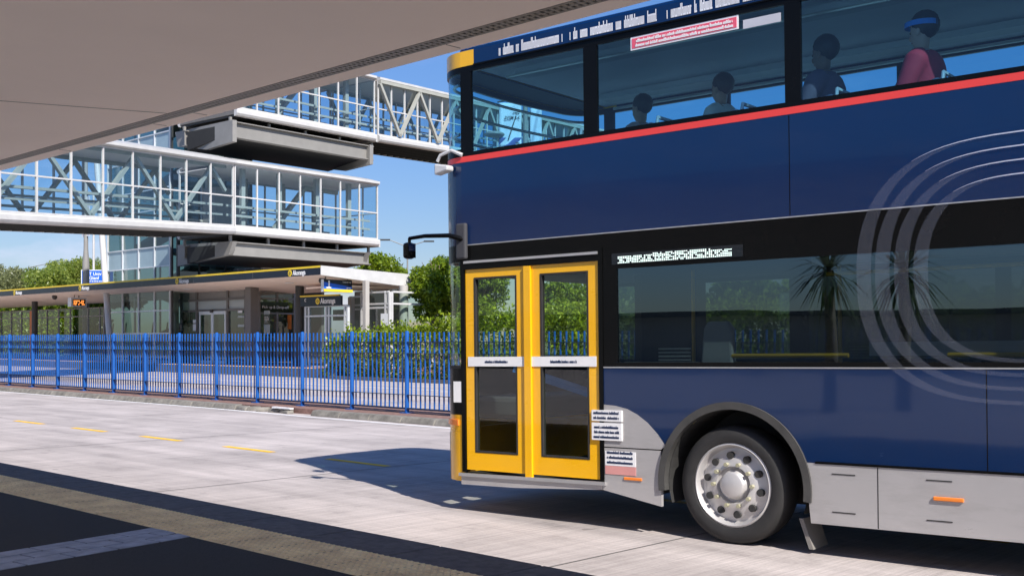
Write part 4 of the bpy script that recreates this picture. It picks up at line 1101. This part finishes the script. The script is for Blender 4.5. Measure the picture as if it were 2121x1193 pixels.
# front shell from a rounded plan outline
def plan(off=0.0, n=10):
    pts = []; r = .38 + off
    for i in range(n + 1):
        a = math.pi / 2 * i / n; pts.append((2.83 + r * math.sin(a), .38 - r * math.cos(a)))
    for i in range(1, 6): t = i / 6; pts.append((3.21 + off + .06 * math.sin(math.pi * t), .38 + 1.74 * t))
    for i in range(n + 1):
        a = math.pi / 2 * i / n; pts.append((2.83 + r * math.cos(a), 2.12 + r * math.sin(a)))
    return pts
def shell(v0, v1, name, m, off=0.0, th=.035, i0=0, i1=None, parent=bus, rake=0.0):
    a, b = plan(off)[i0:i1], plan(off - th)[i0:i1]; k = len(a); mb = B_()
    vs = [(u, w, v0) for u, w in a] + [(u, w, v0) for u, w in b] + [(u - rake, w, v1) for u, w in a] + [(u - rake, w, v1) for u, w in b]
    fs = []
    for i in range(k - 1):
        fs += [(i, i + 1, 2 * k + i + 1, 2 * k + i), (k + i, 3 * k + i, 3 * k + i + 1, k + i + 1), (i, k + i, k + i + 1, i + 1), (2 * k + i, 2 * k + i + 1, 3 * k + i + 1, 3 * k + i)]
    fs += [(0, 2 * k, 3 * k, k), (k - 1, 2 * k - 1, 4 * k - 1, 3 * k - 1)]
    return mb.add(vs, fs).build(name, m, parent, smooth='auto')
def pane_shell(v0, v1, name, m, parent, off=-.015):
    a = plan(off); k = len(a); mb = B_()
    mb.add([(u, w, v0) for u, w in a] + [(u, w, v1) for u, w in a], [(i, i + 1, k + i + 1, k + i) for i in range(k - 1)]); return mb.build(name, m, parent, smooth='auto')
shell(.33, .80, 'bumper', M['bus_yellow'])
shell(.802, .96, 'front_panel', M['bus_yellow'])
shell(2.42, 2.578, 'destination_header', M['bus_black'])
shell(2.58, 3.37, 'front_upper_panel', M['bus_blue'])
shell(3.371, 3.425, 'red_stripe', M['bus_red'], off=.002)
shell(3.427, 3.50, 'window_sill', M['bus_black'])
shell(4.225, 4.284, 'window_head', M['bus_black'])
shell(4.285, 4.43, 'roof_cap', M['bus_yellow'])
shell(.962, 1.40, 'windscreen_sill', M['bus_black'])  # sill built higher to block sun flecks in the bus shadow
ws = shell(1.401, 1.43, 'windscreen_gasket', M['rubber']); pane_shell(1.43, 2.42, 'windscreen', M['bus_glass_door'], ws)
pane_shell(3.50, 4.225, 'upper_windscreen', M['bus_glass_up'], bus)
for w in (.03, W2 - .03): B_().bar((2.845, w, .36), (2.845, w, 2.42), .05, .03, (1, 0, 0)).build('corner_post', M['bus_black'], bus)
# lights on the front corner
for s in (0, 1):
    f = (lambda w: w) if s == 0 else (lambda w: W2 - w)
    ia, ib = ((5, 10) if s == 0 else (17, 22)); shell(.60, .78, 'headlight', M['steel'], off=.006, i0=ia, i1=ib)
    ia, ib = ((1, 7) if s == 0 else (20, 26)); shell(.862, .912, 'indicator', M['amber'], off=.018, i0=ia, i1=ib)
B_().box(2.85, 2.95, -.006, .004, 1.08, 1.28).build('notice', M['sticker'], bus)
# guard rails inside the upper windscreen
for v in (4.14, 3.93, 3.66):
    pts = [(u, w, v) for u, w in plan(-.07)[2:-2]]
    B_().tube(pts, .016, 8).build('guard_rail', M['steel'], bus, smooth=True)
# roof
k = 8; prof = [(0, 4.43)] + [(.16 - .16 * math.cos(math.pi / 2 * i / k), 4.431 + .06 * math.sin(math.pi / 2 * i / k)) for i in range(1, k + 1)]
prof = prof + [(W2 - a, b) for a, b in prof[::-1]]
mb = B_(); mb.prism(prof + [(W2 - .04, 4.40), (.04, 4.40)], lambda a, b, t: (t, a, b), RE, 2.83); mb.build('roof', M['bus_blue'], bus, smooth='auto')
a = plan(0); mb = B_(); q = plan(-.16); kk = len(a)
mb.add([(u, w, 4.4305) for u, w in a] + [(u, w, 4.491) for u, w in q], [(i, i + 1, kk + i + 1, kk + i) for i in range(kk - 1)] + [tuple(range(kk, 2 * kk))]); mb.build('front_dome', M['bus_yellow'], bus, smooth='auto')
B_().box(RE, RE + .04, .036, W2 - .036, .3, 4.4).build('rear_panel', M['bus_blue'], bus)
# white lettering bands along the roof edge: too small and smeared to read, so only its rows of strokes
rd = random.Random(5)
def lettering(u0, u1, v0, v1, m, name, w=-.004, gaps=(), parent=bus, fine=True, k_=1.0):
    mb = B_(); u = u1; h = v1 - v0
    while u > u0:
        if fine:
            if rd.random() < .07: u -= h * .28; continue
            top = v1 if rd.random() < .22 else v0 + h * .68
            mb.box(u - h * k_ * .17, u, w, w + .002, v0, top)
            if rd.random() < .6: mb.box(u - h * k_ * .26, u - h * k_ * .17, w, w + .002, *((v0, v0 + h * .15) if rd.random() < .5 else (v0 + h * .53, v0 + h * .68)))
            u -= h * k_ * .26; continue
        wd_ = h * rd.uniform(.50, .80)
        if rd.random() > .12:
            st = h * .20; uu = u - wd_
            kind = rd.randint(0, 4); e = w + .002
            mb.box(u - st, u, w, e, v0, v1 - (h * .25 if kind % 2 else 0))
            if kind in (0, 1, 2): mb.box(uu, uu + st, w, e, v0, v1 - h * .25)
            if kind in (0, 3, 4): mb.box(uu + st, u - st, w, e, v0, v0 + st)
            if kind in (1, 2, 4): mb.box(uu + st, u - st, w, e, v1 - h * .25 - st, v1 - h * .25)
            u = uu - h * .14
        else: u -= h * .5
    return mb.build(name, m, parent)
lettering(1.62, 2.35, 4.312, 4.415, M['roof_text'], 'roof_lettering', k_=.42); lettering(.62, 1.54, 4.312, 4.415, M['roof_text'], 'roof_lettering', k_=.42); lettering(-1.2, .55, 4.312, 4.415, M['roof_text'], 'roof_lettering', k_=.42)

# ---- yellow front doors
hs_ = B_(); hs_.box(1.22, 1.262, -.01, .06, .42, 2.46); hs_.box(1.262, 2.80, -.01, .06, 2.345, 2.40); hs_.box(2.80, 2.845, -.01, .06, .42, 2.46); hs_.build('door_frame', M['bus_black'], bus)
B_().box(1.262, 2.80, -.02, .05, 2.402, 2.425).build('door_drip_rail', M['steel'], bus)
B_().box(1.22, 2.84, .0, .05, 2.43, 2.57).build('door_header', M['bus_black'], bus)
for (u0, u1, a0, a1) in ((2.045, 2.795, 2.175, 2.690), (1.265, 2.035, 1.375, 1.905)):
    wd0, wd1 = .006, .045
    mb = B_(); mb.box(u0, u1, wd0, wd1, .445, .61); mb.box(u0, u1, wd0, wd1, 2.265, 2.343); mb.box(u0, a0, wd0, wd1, .61, 2.265); mb.box(a1, u1, wd0, wd1, .61, 2.265)
    lf = mb.build('door', M['bus_yellow'], bus)
    B_().poly([(a0, .025, .61), (a1, .025, .61), (a1, .025, 2.265), (a0, .025, 2.265)]).build('window', M['bus_glass_door'], lf)
    gk = B_(); gk.box(a0 + .001, a0 + .018, .002, .05, .612, 2.263); gk.box(a1 - .018, a1 - .001, .002, .05, .612, 2.263); gk.box(a0 + .019, a1 - .019, .002, .05, .612, .628); gk.box(a0 + .019, a1 - .019, .002, .05, 2.247, 2.263)
    gk.build('gasket', M['rubber'], lf)
    B_().box(u0 + .03, u1 - .03, -.002, .004, 1.425, 1.515).build('white_band', M['sticker'], lf)
    lettering(u0 + .24, u1 - .24, 1.458, 1.482, M['bus_blue'], 'band_lettering', -.005, parent=lf)
    B_().tube([(a0 - .06, .12, .75), (a0 - .06, .12, 1.38)], .016, 8).build('grab_handle', M['rail'], lf, smooth='auto')
B_().bar((2.04, .0, .42), (2.04, .0, 2.34), .075, .034, (0, 1, 0)).build('door_seal', M['bus_yellow'], bus)
# stickers and notices
for (u0, u1, v0, v1) in ((1.03, 1.34, .955, 1.05), (1.03, 1.34, .79, .94), (.90, 1.21, .575, .70)):
    s = B_().box(u0, u1, -.014 if u1 > 1.25 else -.004, -.0, v0, v1).build('notice', M['sticker'], bus)
    for k in range(3 if v1 - v0 > .11 else 2): lettering(u0 + .03, u1 - .02, v0 + .018 + .042 * k, v0 + .042 + .042 * k, M['bus_blue'], 'notice_lettering', -.0165 if u1 > 1.25 else -.0065, parent=s)
B_().box(.90, 1.21, -.004, 0, .50, .573).build('notice', mat('pink sticker', (.62, .28, .26), .5), bus)
B_().box(.84, 1.02, -.010, 0, .46, .485).build('side_marker', M['amber'], bus, bevel=.004)
B_().box(-1.79, -1.58, -.016, 0, .483, .512).build('side_marker', M['amber'], bus, bevel=.006)
for u in (-.85, -1.55, -2.3, -3.2):
    for v in (.62, .335): B_().box(u - .16, u + .02, -.003, .0, v, v + .008).build('panel_slot', M['grime'], bus)
s = B_().box(-.10, .91, .004, .008, 4.11, 4.222).build('window_sticker', M['sticker'], fr if False else bus)
B_().box(-.085, .895, .001, .004, 4.124, 4.208).build('sticker_band', M['sticker_red'], s)
for k in range(2): lettering(-.05, .86, 4.133 + .037 * k, 4.16 + .037 * k, M['sticker'], 'sticker_lettering', -.0015, parent=s)
B_().box(-.46, -.14, .004, .008, 4.10, 4.17).build('window_label', M['seat_grey'], bus)
# LED line display above the lower window
B_().box(-.12, 1.12, -.006, 0, 2.30, 2.395).build('display_panel', M['black'], bus)
mb = B_(); g = .0175
for r_ in range(6):
    for c_ in range(62):
        if rd.random() < (.95 if r_ in (0, 4) else .78) and not (r_ == 5 and (c_ < 20 or c_ > 50)):
            u, v = 1.05 - c_ * g, 2.313 + r_ * .0125; mb.box(u - .0052, u + .0052, -.009, -.0065, v - .004, v + .004)
mb.build('led_dots', emit('led white', (.82, 1, .92), .55), bus)
# swirl graphic
def swirl(k):
    uc, vc = -2.36, 2.10
    A0, B0 = 1.32 - .14 * k, .93 - .095 * k
    A1, B1 = A0 - .09, B0 + .002
    n = 40; out, inn = [], []
    for i in range(n + 1):
        a = math.radians(88) - math.radians(176) * i / n
        c_, s_ = math.cos(a), math.sin(a)
        pw = .62
        out.append((uc + A0 * abs(c_) ** pw, vc + B0 * math.copysign(abs(s_) ** .85, s_)))
        inn.append((uc + A1 * abs(c_) ** pw * .985, vc + (B1 - .028 * (1 if s_ < 0 else .4)) * math.copysign(abs(s_) ** .85, s_)))
    ty, by = vc + B0 * 1.015, vc - B0 * 1.015
    out = [(uc - 1.5, ty)] + out + [(uc - 1.5, by)]; inn = [(uc - 1.5, ty - .004)] + inn + [(uc - 1.5, by + .02)]
    return out, inn
for k in range(4):
    o2, i2 = swirl(k); m2 = B_(); ml = B_()
    for i in range(len(o2) - 1):
        e = -.004 - .0006 * k
        m2.poly([(o2[i][0], e, o2[i][1]), (o2[i + 1][0], e, o2[i + 1][1]), (i2[i + 1][0], e, i2[i + 1][1]), (i2[i][0], e, i2[i][1])])
    m2.build('swirl_graphic', M['swirl'], bus, weld=True)
    for i in range(8):
        e = -.0095; (a, b), (c, d) = o2[i], o2[i + 1]; t0, t1 = .009 * (1 - i / 8), .009 * (1 - (i + 1) / 8)
        ml.poly([(a, e, b), (c, e, d), (c, e, d - t1 - .001), (a, e, b - t0 - .001)])
    ml.build('swirl_edge', M['swirl_line'], bus, weld=True)
# panel joints and rivet rows
for u in (-.52, -2.45, -4.35, -6.2, -8.0):
    B_().box(u - .003, u + .003, -.0015, 0, 2.59, 3.365).build('panel_joint', M['bus_black'], bus)
for u in (-1.95, -3.6): B_().box(u - .003, u + .003, -.0015, 0, .715, 1.41).build('panel_joint', M['bus_black'], bus)
for u in (-1.18, -2.62, -4.0): B_().box(u - .0035, u + .0035, -.0015, 0, .245, .692).build('panel_joint', M['grime'], bus)
for u in (-1.12, -2.05, -3.1):
    B_().box(u - .14, u + .14, -.0035, -.0, 1.255, 1.262).build('panel_joint', M['bus_black'], bus) if u < -2.5 else None
# mud flap
mb = B_(); mb.hexa([(-.62, .05, .03), (-.655, .05, .03), (-.655, .33, .03), (-.62, .33, .03), (-.54, .05, .26), (-.575, .05, .26), (-.575, .33, .26), (-.54, .33, .26)]); mb.build('mud_flap', mat('mud flap', (.20, .185, .17), .8), bus)
B_().box(RE + .05, RW - .7, .04, W2 - .04, .26, .36).build('underbody', M['grime'], bus); B_().box(RW + .7, -.72, .04, W2 - .04, .26, .36).build('underbody', M['grime'], bus)
B_().box(.72, 2.9, .04, W2 - .04, .345, .40).build('underbody', M['grime'], bus)

# ---- wheels
def wheel(u0, wface, sgn, zc):
    fn = lambda a, b, z: (u0 + a, wface + sgn * z, zc + b)
    ty = MB(bl).lathe([(.335, .05), (.345, .012), (.385, .0), (.43, .006), (.462, .03), (.475, .07), (.475, .24), (.455, .28), (.40, .30), (.335, .28)], fn, 56).build('wheel', M['rubber'], bus, smooth='auto', weld=True)
    rm = MB(bl); rm.lathe([(.340, .022), (.325, .014), (.312, .03), (.306, .06), (.296, .085), (.262, .085), (.205, .045), (.150, .040), (.140, .075), (.128, .08), (.105, .02), (.088, .008), (.0, .006)], fn, 56)
    rm.build('rim', M['wheel'], ty, smooth='auto', weld=True)
    hh = MB(bl); nt_ = MB(bl)
    for i in range(10):
        a = 2 * math.pi * i / 10 + .2; r = .238
        c = V((math.cos(a) * r, math.sin(a) * r))
        ring = [(c.x + .030 * math.cos(t), c.y + .030 * math.sin(t)) for t in [k * math.pi / 6 for k in range(12)]]
        MB(bl).prism(ring, lambda x, y, z: fn(x, y, z), .040, .075).build('hand_hole', M['grime'], ty)
    for i in range(10):
        a = 2 * math.pi * i / 10; c = V((math.cos(a) * .172, math.sin(a) * .172))
        ring = [(c.x + .017 * math.cos(t), c.y + .017 * math.sin(t)) for t in [k * math.pi / 3 for k in range(6)]]
        MB(bl).prism(ring, lambda x, y, z: fn(x, y, z), .008, .05).build('wheel_nut', M['nut'], ty)
for u0, zz in ((.03, .475), (RW, .475 - .073)):
    wheel(u0, .035, 1, zz); wheel(u0, W2 - .035, -1, zz)
    B_().tube([(u0, .3, zz), (u0, W2 - .3, zz)], .09, 10).build('axle', M['grime'], bus)

# ---- mirrors (kerb side arm, upper convex mirror)
def bp(px, py, w=0.0):
    r = ray(px, py); O = V(o_) + yv * (-w); nrm = yv; t_ = (O - EYE).dot(nrm) / r.dot(nrm); q = BM.inverted() @ (EYE + r * t_); return V((q.x, -q.y, q.z))
mb = B_(); p = [bp(962, 497, -.02), bp(930, 488, -.12), bp(880, 489, -.16), bp(848, 494, -.16)]
mb.tube(p, [.028, .022, .02, .018], 8); mb.tube([p[3], p[3] + V((.0, 0, -.05))], .016, 8)
mr = mb.build('mirror', M['bus_black'], bus, smooth='auto')
c = p[3] + V((.01, 0, -.12)); B_().hexa([(c.x - .045, c.y - .06, c.z - .08), (c.x + .045, c.y - .05, c.z - .08), (c.x + .045, c.y + .05, c.z - .08), (c.x - .045, c.y + .06, c.z - .08),
     (c.x - .045, c.y - .06, c.z + .08), (c.x + .045, c.y - .05, c.z + .08), (c.x + .045, c.y + .05, c.z + .08), (c.x - .045, c.y + .06, c.z + .08)]).build('mirror_head', M['bus_black'], mr, bevel=.03)
B_().poly([(c.x - .046, c.y - .05, c.z - .07), (c.x - .046, c.y + .05, c.z - .07), (c.x - .046, c.y + .05, c.z + .07), (c.x - .046, c.y - .05, c.z + .07)]).build('mirror_glass', mat('mirror', (.8, .8, .8), .02, 1), mr)
q = bp(955, 490); B_().box(q.x - .09, q.x + .03, -.05, .0, q.z - .22, q.z + .12).build('mirror_bracket', M['lining_dark'], bus, bevel=.015)
mb = B_(); p = [bp(958, 322, .0), bp(935, 312, -.03), bp(912, 322, -.05), bp(906, 335, -.05)]
mb.tube(p, [.020, .016, .016, .016], 8); m2 = mb.build('upper_mirror', M['steel_white'], bus, smooth='auto')
c = bp(917, 350, -.05); mb = B_(); mb.hexa([(c.x - .10, c.y - .05, c.z - .03), (c.x + .07, c.y - .05, c.z - .06), (c.x + .07, c.y + .05, c.z - .06), (c.x - .10, c.y + .05, c.z - .03),
     (c.x - .10, c.y - .05, c.z + .02), (c.x + .07, c.y - .05, c.z + .05), (c.x + .07, c.y + .05, c.z + .05), (c.x - .10, c.y + .05, c.z + .02)]); mb.build('mirror_head', M['steel_white'], m2, bevel=.015)

# ---- interior
B_().box(RE + .05, 2.82, .06, W2 - .06, 2.58, 2.72).build('upper_floor', M['lining_dark'], bus)
mb = B_(); mb.prism(plan(-.045), lambda a, b, t: (a, b, t), 2.585, 2.715); mb.build('front_floor', M['lining_dark'], bus)
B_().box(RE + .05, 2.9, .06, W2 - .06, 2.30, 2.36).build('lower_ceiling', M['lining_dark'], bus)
B_().box(RE + .05, 2.8, .05, W2 - .05, 4.30, 4.33).build('upper_ceiling', M['lining'], bus)
mb = B_(); q = plan(-.04); mb.prism(q, lambda a, b, t: (a, b, t), 4.287, 4.296); mb.build('front_ceiling', M['lining_dark'], bus)
mb = B_()
for w in (.42, W2 - .62): mb.box(RE + .05, 2.5, w, w + .2, 4.24, 4.299)
mb.build('ceiling_duct', M['seat_grey'], bus)
for w in (.30, W2 - .34):
    B_().tube([(RE + .1, w, 4.19), (2.5, w, 4.19)], .016, 8).build('ceiling_rail', M['steel'], bus, smooth='auto')
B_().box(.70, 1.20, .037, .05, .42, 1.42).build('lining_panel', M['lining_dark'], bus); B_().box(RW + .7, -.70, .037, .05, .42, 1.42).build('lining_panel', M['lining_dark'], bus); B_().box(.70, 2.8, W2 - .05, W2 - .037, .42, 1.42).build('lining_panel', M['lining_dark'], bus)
B_().box(RE + .05, 2.8, .037, .05, 2.58, 3.43).build('lining_panel', M['lining'], bus); B_().box(RE + .05, 2.8, W2 - .05, W2 - .037, 2.58, 3.43).build('lining_panel', M['lining'], bus)
# lower deck: cove light strip, yellow rails, luggage/grey partition, dashboard, cab
B_().box(-9.4, -.45, .55, .75, 2.24, 2.299).build('cove_strip', mat('warm cove', (.50, .46, .40), .5), bus)
B_().tube([(-9.4, .5, 2.16), (-.6, .5, 2.16)], .016, 8).build('handrail', M['rail'], bus, smooth='auto')
for a_, b_ in (((.18, .3, 1.51), (-.85, .3, 1.51)), ((-1.6, .3, 1.51), (-9, .3, 1.51))): B_().tube([a_, b_], .018, 8).build('handrail', M['rail'], bus, smooth='auto')
for u, w in ((.95, 1.1), (-.5, 1.0), (-2.2, 1.0), (-3.9, 1.0)): B_().tube([(u, w, .4), (u, w, 2.3)], .018, 8).build('grab_pole', M['rail'], bus, smooth='auto')
mb = B_(); mb.prism([(.12, 1.1), (.46, 1.1), (.40, 1.74), (.36, 1.80), (.18, 1.80), (.14, 1.74)], lambda a, b, t: (a, t, b), .28, .36); mb.build('wheel_box', M['seat_grey'], bus, bevel=.02)
B_().box(-.75, .7, .06, .56, 1.09, 1.13).build('wheel_box_base', M['lining_dark'], bus)
mb = B_()
for k in range(4): mb.box(.55, .86, .32, .34, 1.47 + .032 * k, 1.485 + .032 * k)
mb.box(.45, 1.2, .30, .34, 1.44, 1.462); mb.build('luggage_rack', M['steel'], bus)
B_().box(-1.0, -2.1, .34, .40, 1.50, 1.64).build('seat_back_strip', M['seat_grey'], bus) if False else B_().box(-2.2, -1.0, .34, .40, 1.505, 1.61).build('partition_top', M['seat_grey'], bus)
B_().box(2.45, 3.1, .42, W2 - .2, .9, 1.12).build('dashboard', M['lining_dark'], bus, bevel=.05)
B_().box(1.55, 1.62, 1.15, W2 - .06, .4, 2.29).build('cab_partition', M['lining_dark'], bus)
mb = B_(); mb.tube([(2.35 + .05 * math.cos(a), 1.85 + .22 * math.sin(a), 1.2 + .2 * math.cos(a)) for a in [i * math.pi / 10 for i in range(21)]], .018, 6); mb.build('steering_wheel', M['bus_black'], bus)
mb = B_(); mb.box(1.7, 2.15, 1.6, 2.1, .75, .88); mb.box(1.62, 1.74, 1.6, 2.1, .88, 1.65); mb.build('driver_seat', M['seat'], bus, bevel=.04)
B_().bar((2.55, .45, 1.40), (1.60, .9, 1.05), .05, .16, (0, 1, 0)).build('cab_screen_trim', mat('bright blue panel', (.01, .16, .55), .4), bus)
mb = B_(); mb.prism([(2.50, .62), (2.74, .62), (2.72, .98), (2.62, 1.0)], lambda a, b, t: (a, t, b), .7, .8); mb.build('step_console', M['seat_grey'], bus, bevel=.02)
def seat_at(u, w, f, grey=False):
    mb = B_(); mb.box(u, u + .42, w, w + .88, f + .36, f + .46); mb.hexa([(u - .08, w, f + .46), (u + .02, w, f + .46), (u + .02, w + .88, f + .46), (u - .08, w + .88, f + .46),
        (u - .18, w + .02, f + .95), (u - .10, w + .02, f + .95), (u - .10, w + .86, f + .95), (u - .18, w + .86, f + .95)])
    mb.box(u + .1, u + .3, w + .3, w + .6, f, f + .36)
    s = mb.build('seat', M['seat'], bus, bevel=.03)
    mb = B_(); mb.tube([(u - .16, w + .12, f + .93), (u - .17, w + .12, f + 1.0), (u - .17, w + .76, f + 1.0), (u - .16, w + .76, f + .93)], .016, 6); mb.build('grab_rail', M['seat_grey'], s)
for k in range(13):
    u = 1.75 - .80 * k
    for w in (.10, 1.50): seat_at(u, w, 2.56)
for k in range(8):
    u = -1.1 - .85 * k
    for w in (.10, 1.50): seat_at(u, w, .42)

# ------------------------------------------------------------------ passengers on the upper deck
def skin_obj(name, verts, edges, m, parent, sub=1):
    me = bpy.data.meshes.new(name); me.from_pydata([v[0] for v in verts], edges, []); me.materials.append(m)
    o = bpy.data.objects.new(name, me); COL.objects.link(o); o.parent = parent; ORI[o.name] = ORI[parent.name]
    sm = o.modifiers.new('skin', 'SKIN'); sm.use_smooth_shade = True
    if sub: s = o.modifiers.new('sub', 'SUBSURF'); s.levels = sub; s.render_levels = sub
    for i, v in enumerate(verts):
        r = v[1]; r = r if isinstance(r, tuple) else (r, r)
        me.skin_vertices[0].data[i].radius = r
    me.skin_vertices[0].data[0].use_root = True
    return o
def ensure_skin(me):
    if not me.skin_vertices:
        bm = bmesh.new(); bm.from_mesh(me); bm.verts.layers.skin.verify(); bm.to_mesh(me); bm.free()
_old = skin_obj
def skin_obj(name, verts, edges, m, parent, sub=1):
    me = bpy.data.meshes.new(name); me.from_pydata([v[0] for v in verts], edges, []); ensure_skin(me); me.materials.append(m)
    o = bpy.data.objects.new(name, me); COL.objects.link(o); o.parent = parent
    for i, v in enumerate(verts):
        r = v[1]; me.skin_vertices[0].data[i].radius = r if isinstance(r, tuple) else (r, r)
    me.skin_vertices[0].data[0].use_root = True
    sm = o.modifiers.new('skin', 'SKIN'); sm.use_smooth_shade = True
    if sub: s = o.modifiers.new('sub', 'SUBSURF'); s.levels = sub; s.render_levels = sub
    return o
M['skin'] = mat('skin', (.45, .27, .20), .55, var=.06)
M['skin_dark'] = mat('darker skin', (.20, .11, .075), .55, var=.06)
M['hair'] = mat('dark hair', (.018, .013, .010), .6, var=.3, vscale=30)
M['jeans'] = mat('dark trousers', (.03, .04, .07), .85, var=.2, vscale=30)
def person(u, w, f, label, shirt, skin=None, band=None, lean=0.0, turn=0.0):
    """seated figure facing forward; u,w of the hips, f = floor height"""
    skin = skin or M['skin']
    loc = BM @ V((u, -w, f))
    t = thing('person', label, 'person', loc, 'passengers on the upper deck')
    R = Matrix.Rotation(turn, 4, 'Z')
    t.matrix_world = Matrix.Translation(loc) @ BM.to_3x3().to_4x4() @ R
    ORI[t.name] = V((0, 0, 0))
    L = lean
    sh = lambda s: (.02 + L * .8, s * .19, 1.02)
    vs = [((0, 0, .52), (.15, .13)), ((.01 + L * .3, 0, .70), (.13, .12)), ((.02 + L * .6, 0, .88), (.15, .12)), ((.02 + L * .85, 0, 1.03), (.10, .09)), ((.04 + L, 0, 1.11), .055),
          ((.06 + L, 0, 1.19), (.085, .075)), ((.06 + L, 0, 1.28), (.10, .085)), ((.05 + L, 0, 1.345), (.075, .07))]
    ed = [(i, i + 1) for i in range(7)]
    arms, legs = [], []
    for s in (1, -1):
        b = len(vs); vs += [(sh(s), .062), ((.10 + L * .6, s * .25, .78), .047), ((.30, s * .17, .64), .034), ((.37, s * .14, .62), (.036, .02))]
        ed += [(3, b), (b, b + 1), (b + 1, b + 2), (b + 2, b + 3)]; arms.append(b)
        for k, ln in enumerate((.075, .085, .08, .065)):
            j = len(vs); yy = s * (.14 + .026 - .0175 * k); vs += [((.40, yy, .62), .0095), ((.40 + ln * .6, yy, .612), .009), ((.40 + ln, yy, .595), .008)]
            ed += [(b + 3, j), (j, j + 1), (j + 1, j + 2)]
        j = len(vs); vs += [((.36, s * .10, .625), .0105), ((.395, s * .085, .618), .009)]; ed += [(b + 3, j), (j, j + 1)]
        b = len(vs); vs += [((.10, s * .10, .50), .085), ((.44, s * .12, .50), .065), ((.46, s * .12, .10), .045), ((.57, s * .12, .05), .04)]
        ed += [(0, b), (b, b + 1), (b + 1, b + 2), (b + 2, b + 3)]; legs.append(b)
    skin_obj('body', vs, ed, skin, t)
    g = .014
    sv = [((0, 0, .44), (.175, .16)), ((.01 + L * .3, 0, .70), (.165, .155)), ((.02 + L * .6, 0, .88), (.185, .155)), ((.02 + L * .85, 0, 1.035), (.135, .12)), ((.035 + L, 0, 1.10), (.078, .078))]
    se = [(0, 1), (1, 2), (2, 3), (3, 4)]
    for s in (1, -1):
        b = len(sv); sv += [(sh(s), .110), ((.10 + L * .6, s * .25, .79), .074), ((.22, s * .205, .70), .060)]; se += [(3, b), (b, b + 1), (b + 1, b + 2)]
    sm_ = MB(); k = 20; rings = [(.45, .0, .178, .205), (.56, .0, .170, .195), (.70, .005 + L * .3, .135, .165), (.86, .02 + L * .6, .140, .185), (.97, .02 + L * .75, .138, .205),
        (1.045, .025 + L * .85, .120, .185), (1.09, .03 + L * .9, .090, .105), (1.11, .035 + L * .95, .060, .065)]
    vs_ = [(x + rx * math.cos(6.28318 * i / k), ry * math.sin(6.28318 * i / k), z) for z, x, rx, ry in rings for i in range(k)]
    n_ = len(rings); sm_.add(vs_, [(j * k + i, j * k + (i + 1) % k, (j + 1) * k + (i + 1) % k, (j + 1) * k + i) for j in range(n_ - 1) for i in range(k)] + [tuple(range(k))[::-1], tuple((n_ - 1) * k + i for i in range(k))])
    for q in (1, -1):
        X0_ = V(sh(q)); sm_.tube([X0_ + V((0, -q * .06, .01)), X0_ + V((.01, q * .015, -.03)), V((.06 + L * .7, q * .235, .90)), V((.10 + L * .6, q * .255, .79)), V((.17 + L * .3, q * .225, .735))], [.085, .088, .074, .068, .062], 14)
    so_ = sm_.build('shirt', shirt, t, smooth=True)
    rmd = so_.modifiers.new('remesh', 'REMESH'); rmd.mode = 'VOXEL'; rmd.voxel_size = .014; rmd.use_smooth_shade = True
    smd = so_.modifiers.new('smooth', 'SMOOTH'); smd.factor = .5; smd.iterations = 6
    tv = [((0, 0, .50), (.16, .14))]; te = []
    for s in (1, -1):
        b = len(tv); tv += [((.10, s * .10, .50), .10), ((.44, s * .12, .50), .08), ((.46, s * .12, .14), .062)]; te += [(0, b), (b, b + 1), (b + 1, b + 2)]
    skin_obj('trousers', tv, te, M['jeans'], t)
    hb = MB(); vs_ = []
    hb.ball((.022 + L, 0, 1.305), .110, 16, (.98, .92, 1.0)); hb.build('hair', M['hair'], t, smooth=True) if True else None
    eb = MB()
    for s in (1, -1): eb.ball((.116 + L, s * .034, 1.245), .013, 8)
    eb.build('eyes', M['black'], t, smooth=True)
    mb = MB(); mb.ball((.127 + L, 0, 1.215), .02, 8, (1, .8, 1.3)); mb.build('nose', skin, t, smooth=True)
    for s in (1, -1): MB().ball((.05 + L, s * .088, 1.235), .026, 8, (.8, .4, 1.2)).build('ear', skin, t, smooth=True)
    mb = MB(); mb.bar((.114 + L, -.024, 1.175), (.114 + L, .024, 1.175), .012, .009); mb.build('mouth', mat('lips', (.35, .12, .11), .5), t)
    if band:
        mb = MB(); n = 20
        for k in range(n):
            a0, a1 = 2 * math.pi * k / n, 2 * math.pi * (k + 1) / n
            q = lambda a, z: (.045 + L + .128 * math.cos(a), .115 * math.sin(a), z)
            mb.poly([q(a0, 1.285), q(a1, 1.285), q(a1, 1.325), q(a0, 1.325)])
        mb.build('headband', band, t)
    return t
UF = 2.68; P_W, P_P = (.80, 1.5), (1.85, 1.75)
M['shirt_red'] = mat('crimson shirt', (.42, .012, .035), .8, var=.1); M['shirt_white'] = mat('white shirt', (.78, .77, .78), .8, var=.05)
M['shirt_plum'] = mat('plum grey shirt', (.12, .075, .11), .8, var=.1); M['shirt_pale'] = mat('pale pink top', (.62, .46, .48), .8, var=.06)
M['band_blue'] = mat('bright blue band', (.01, .20, .60), .6)
person(-1.45, .42, UF, 'person in a crimson shirt with a bright blue headband at the right upper window', M['shirt_red'], band=M['band_blue'])
person(-.62, .55, UF, 'person in a plum grey shirt in front of the passenger in crimson', M['shirt_plum'], M['skin_dark'])
person(P_W[0], P_W[1], UF + .10, 'person in a white shirt sitting on the far side of the upper deck', M['shirt_white'])
person(P_P[0], P_P[1], UF + .10, 'person in a pale pink top nearest the front of the upper deck', M['shirt_pale'])
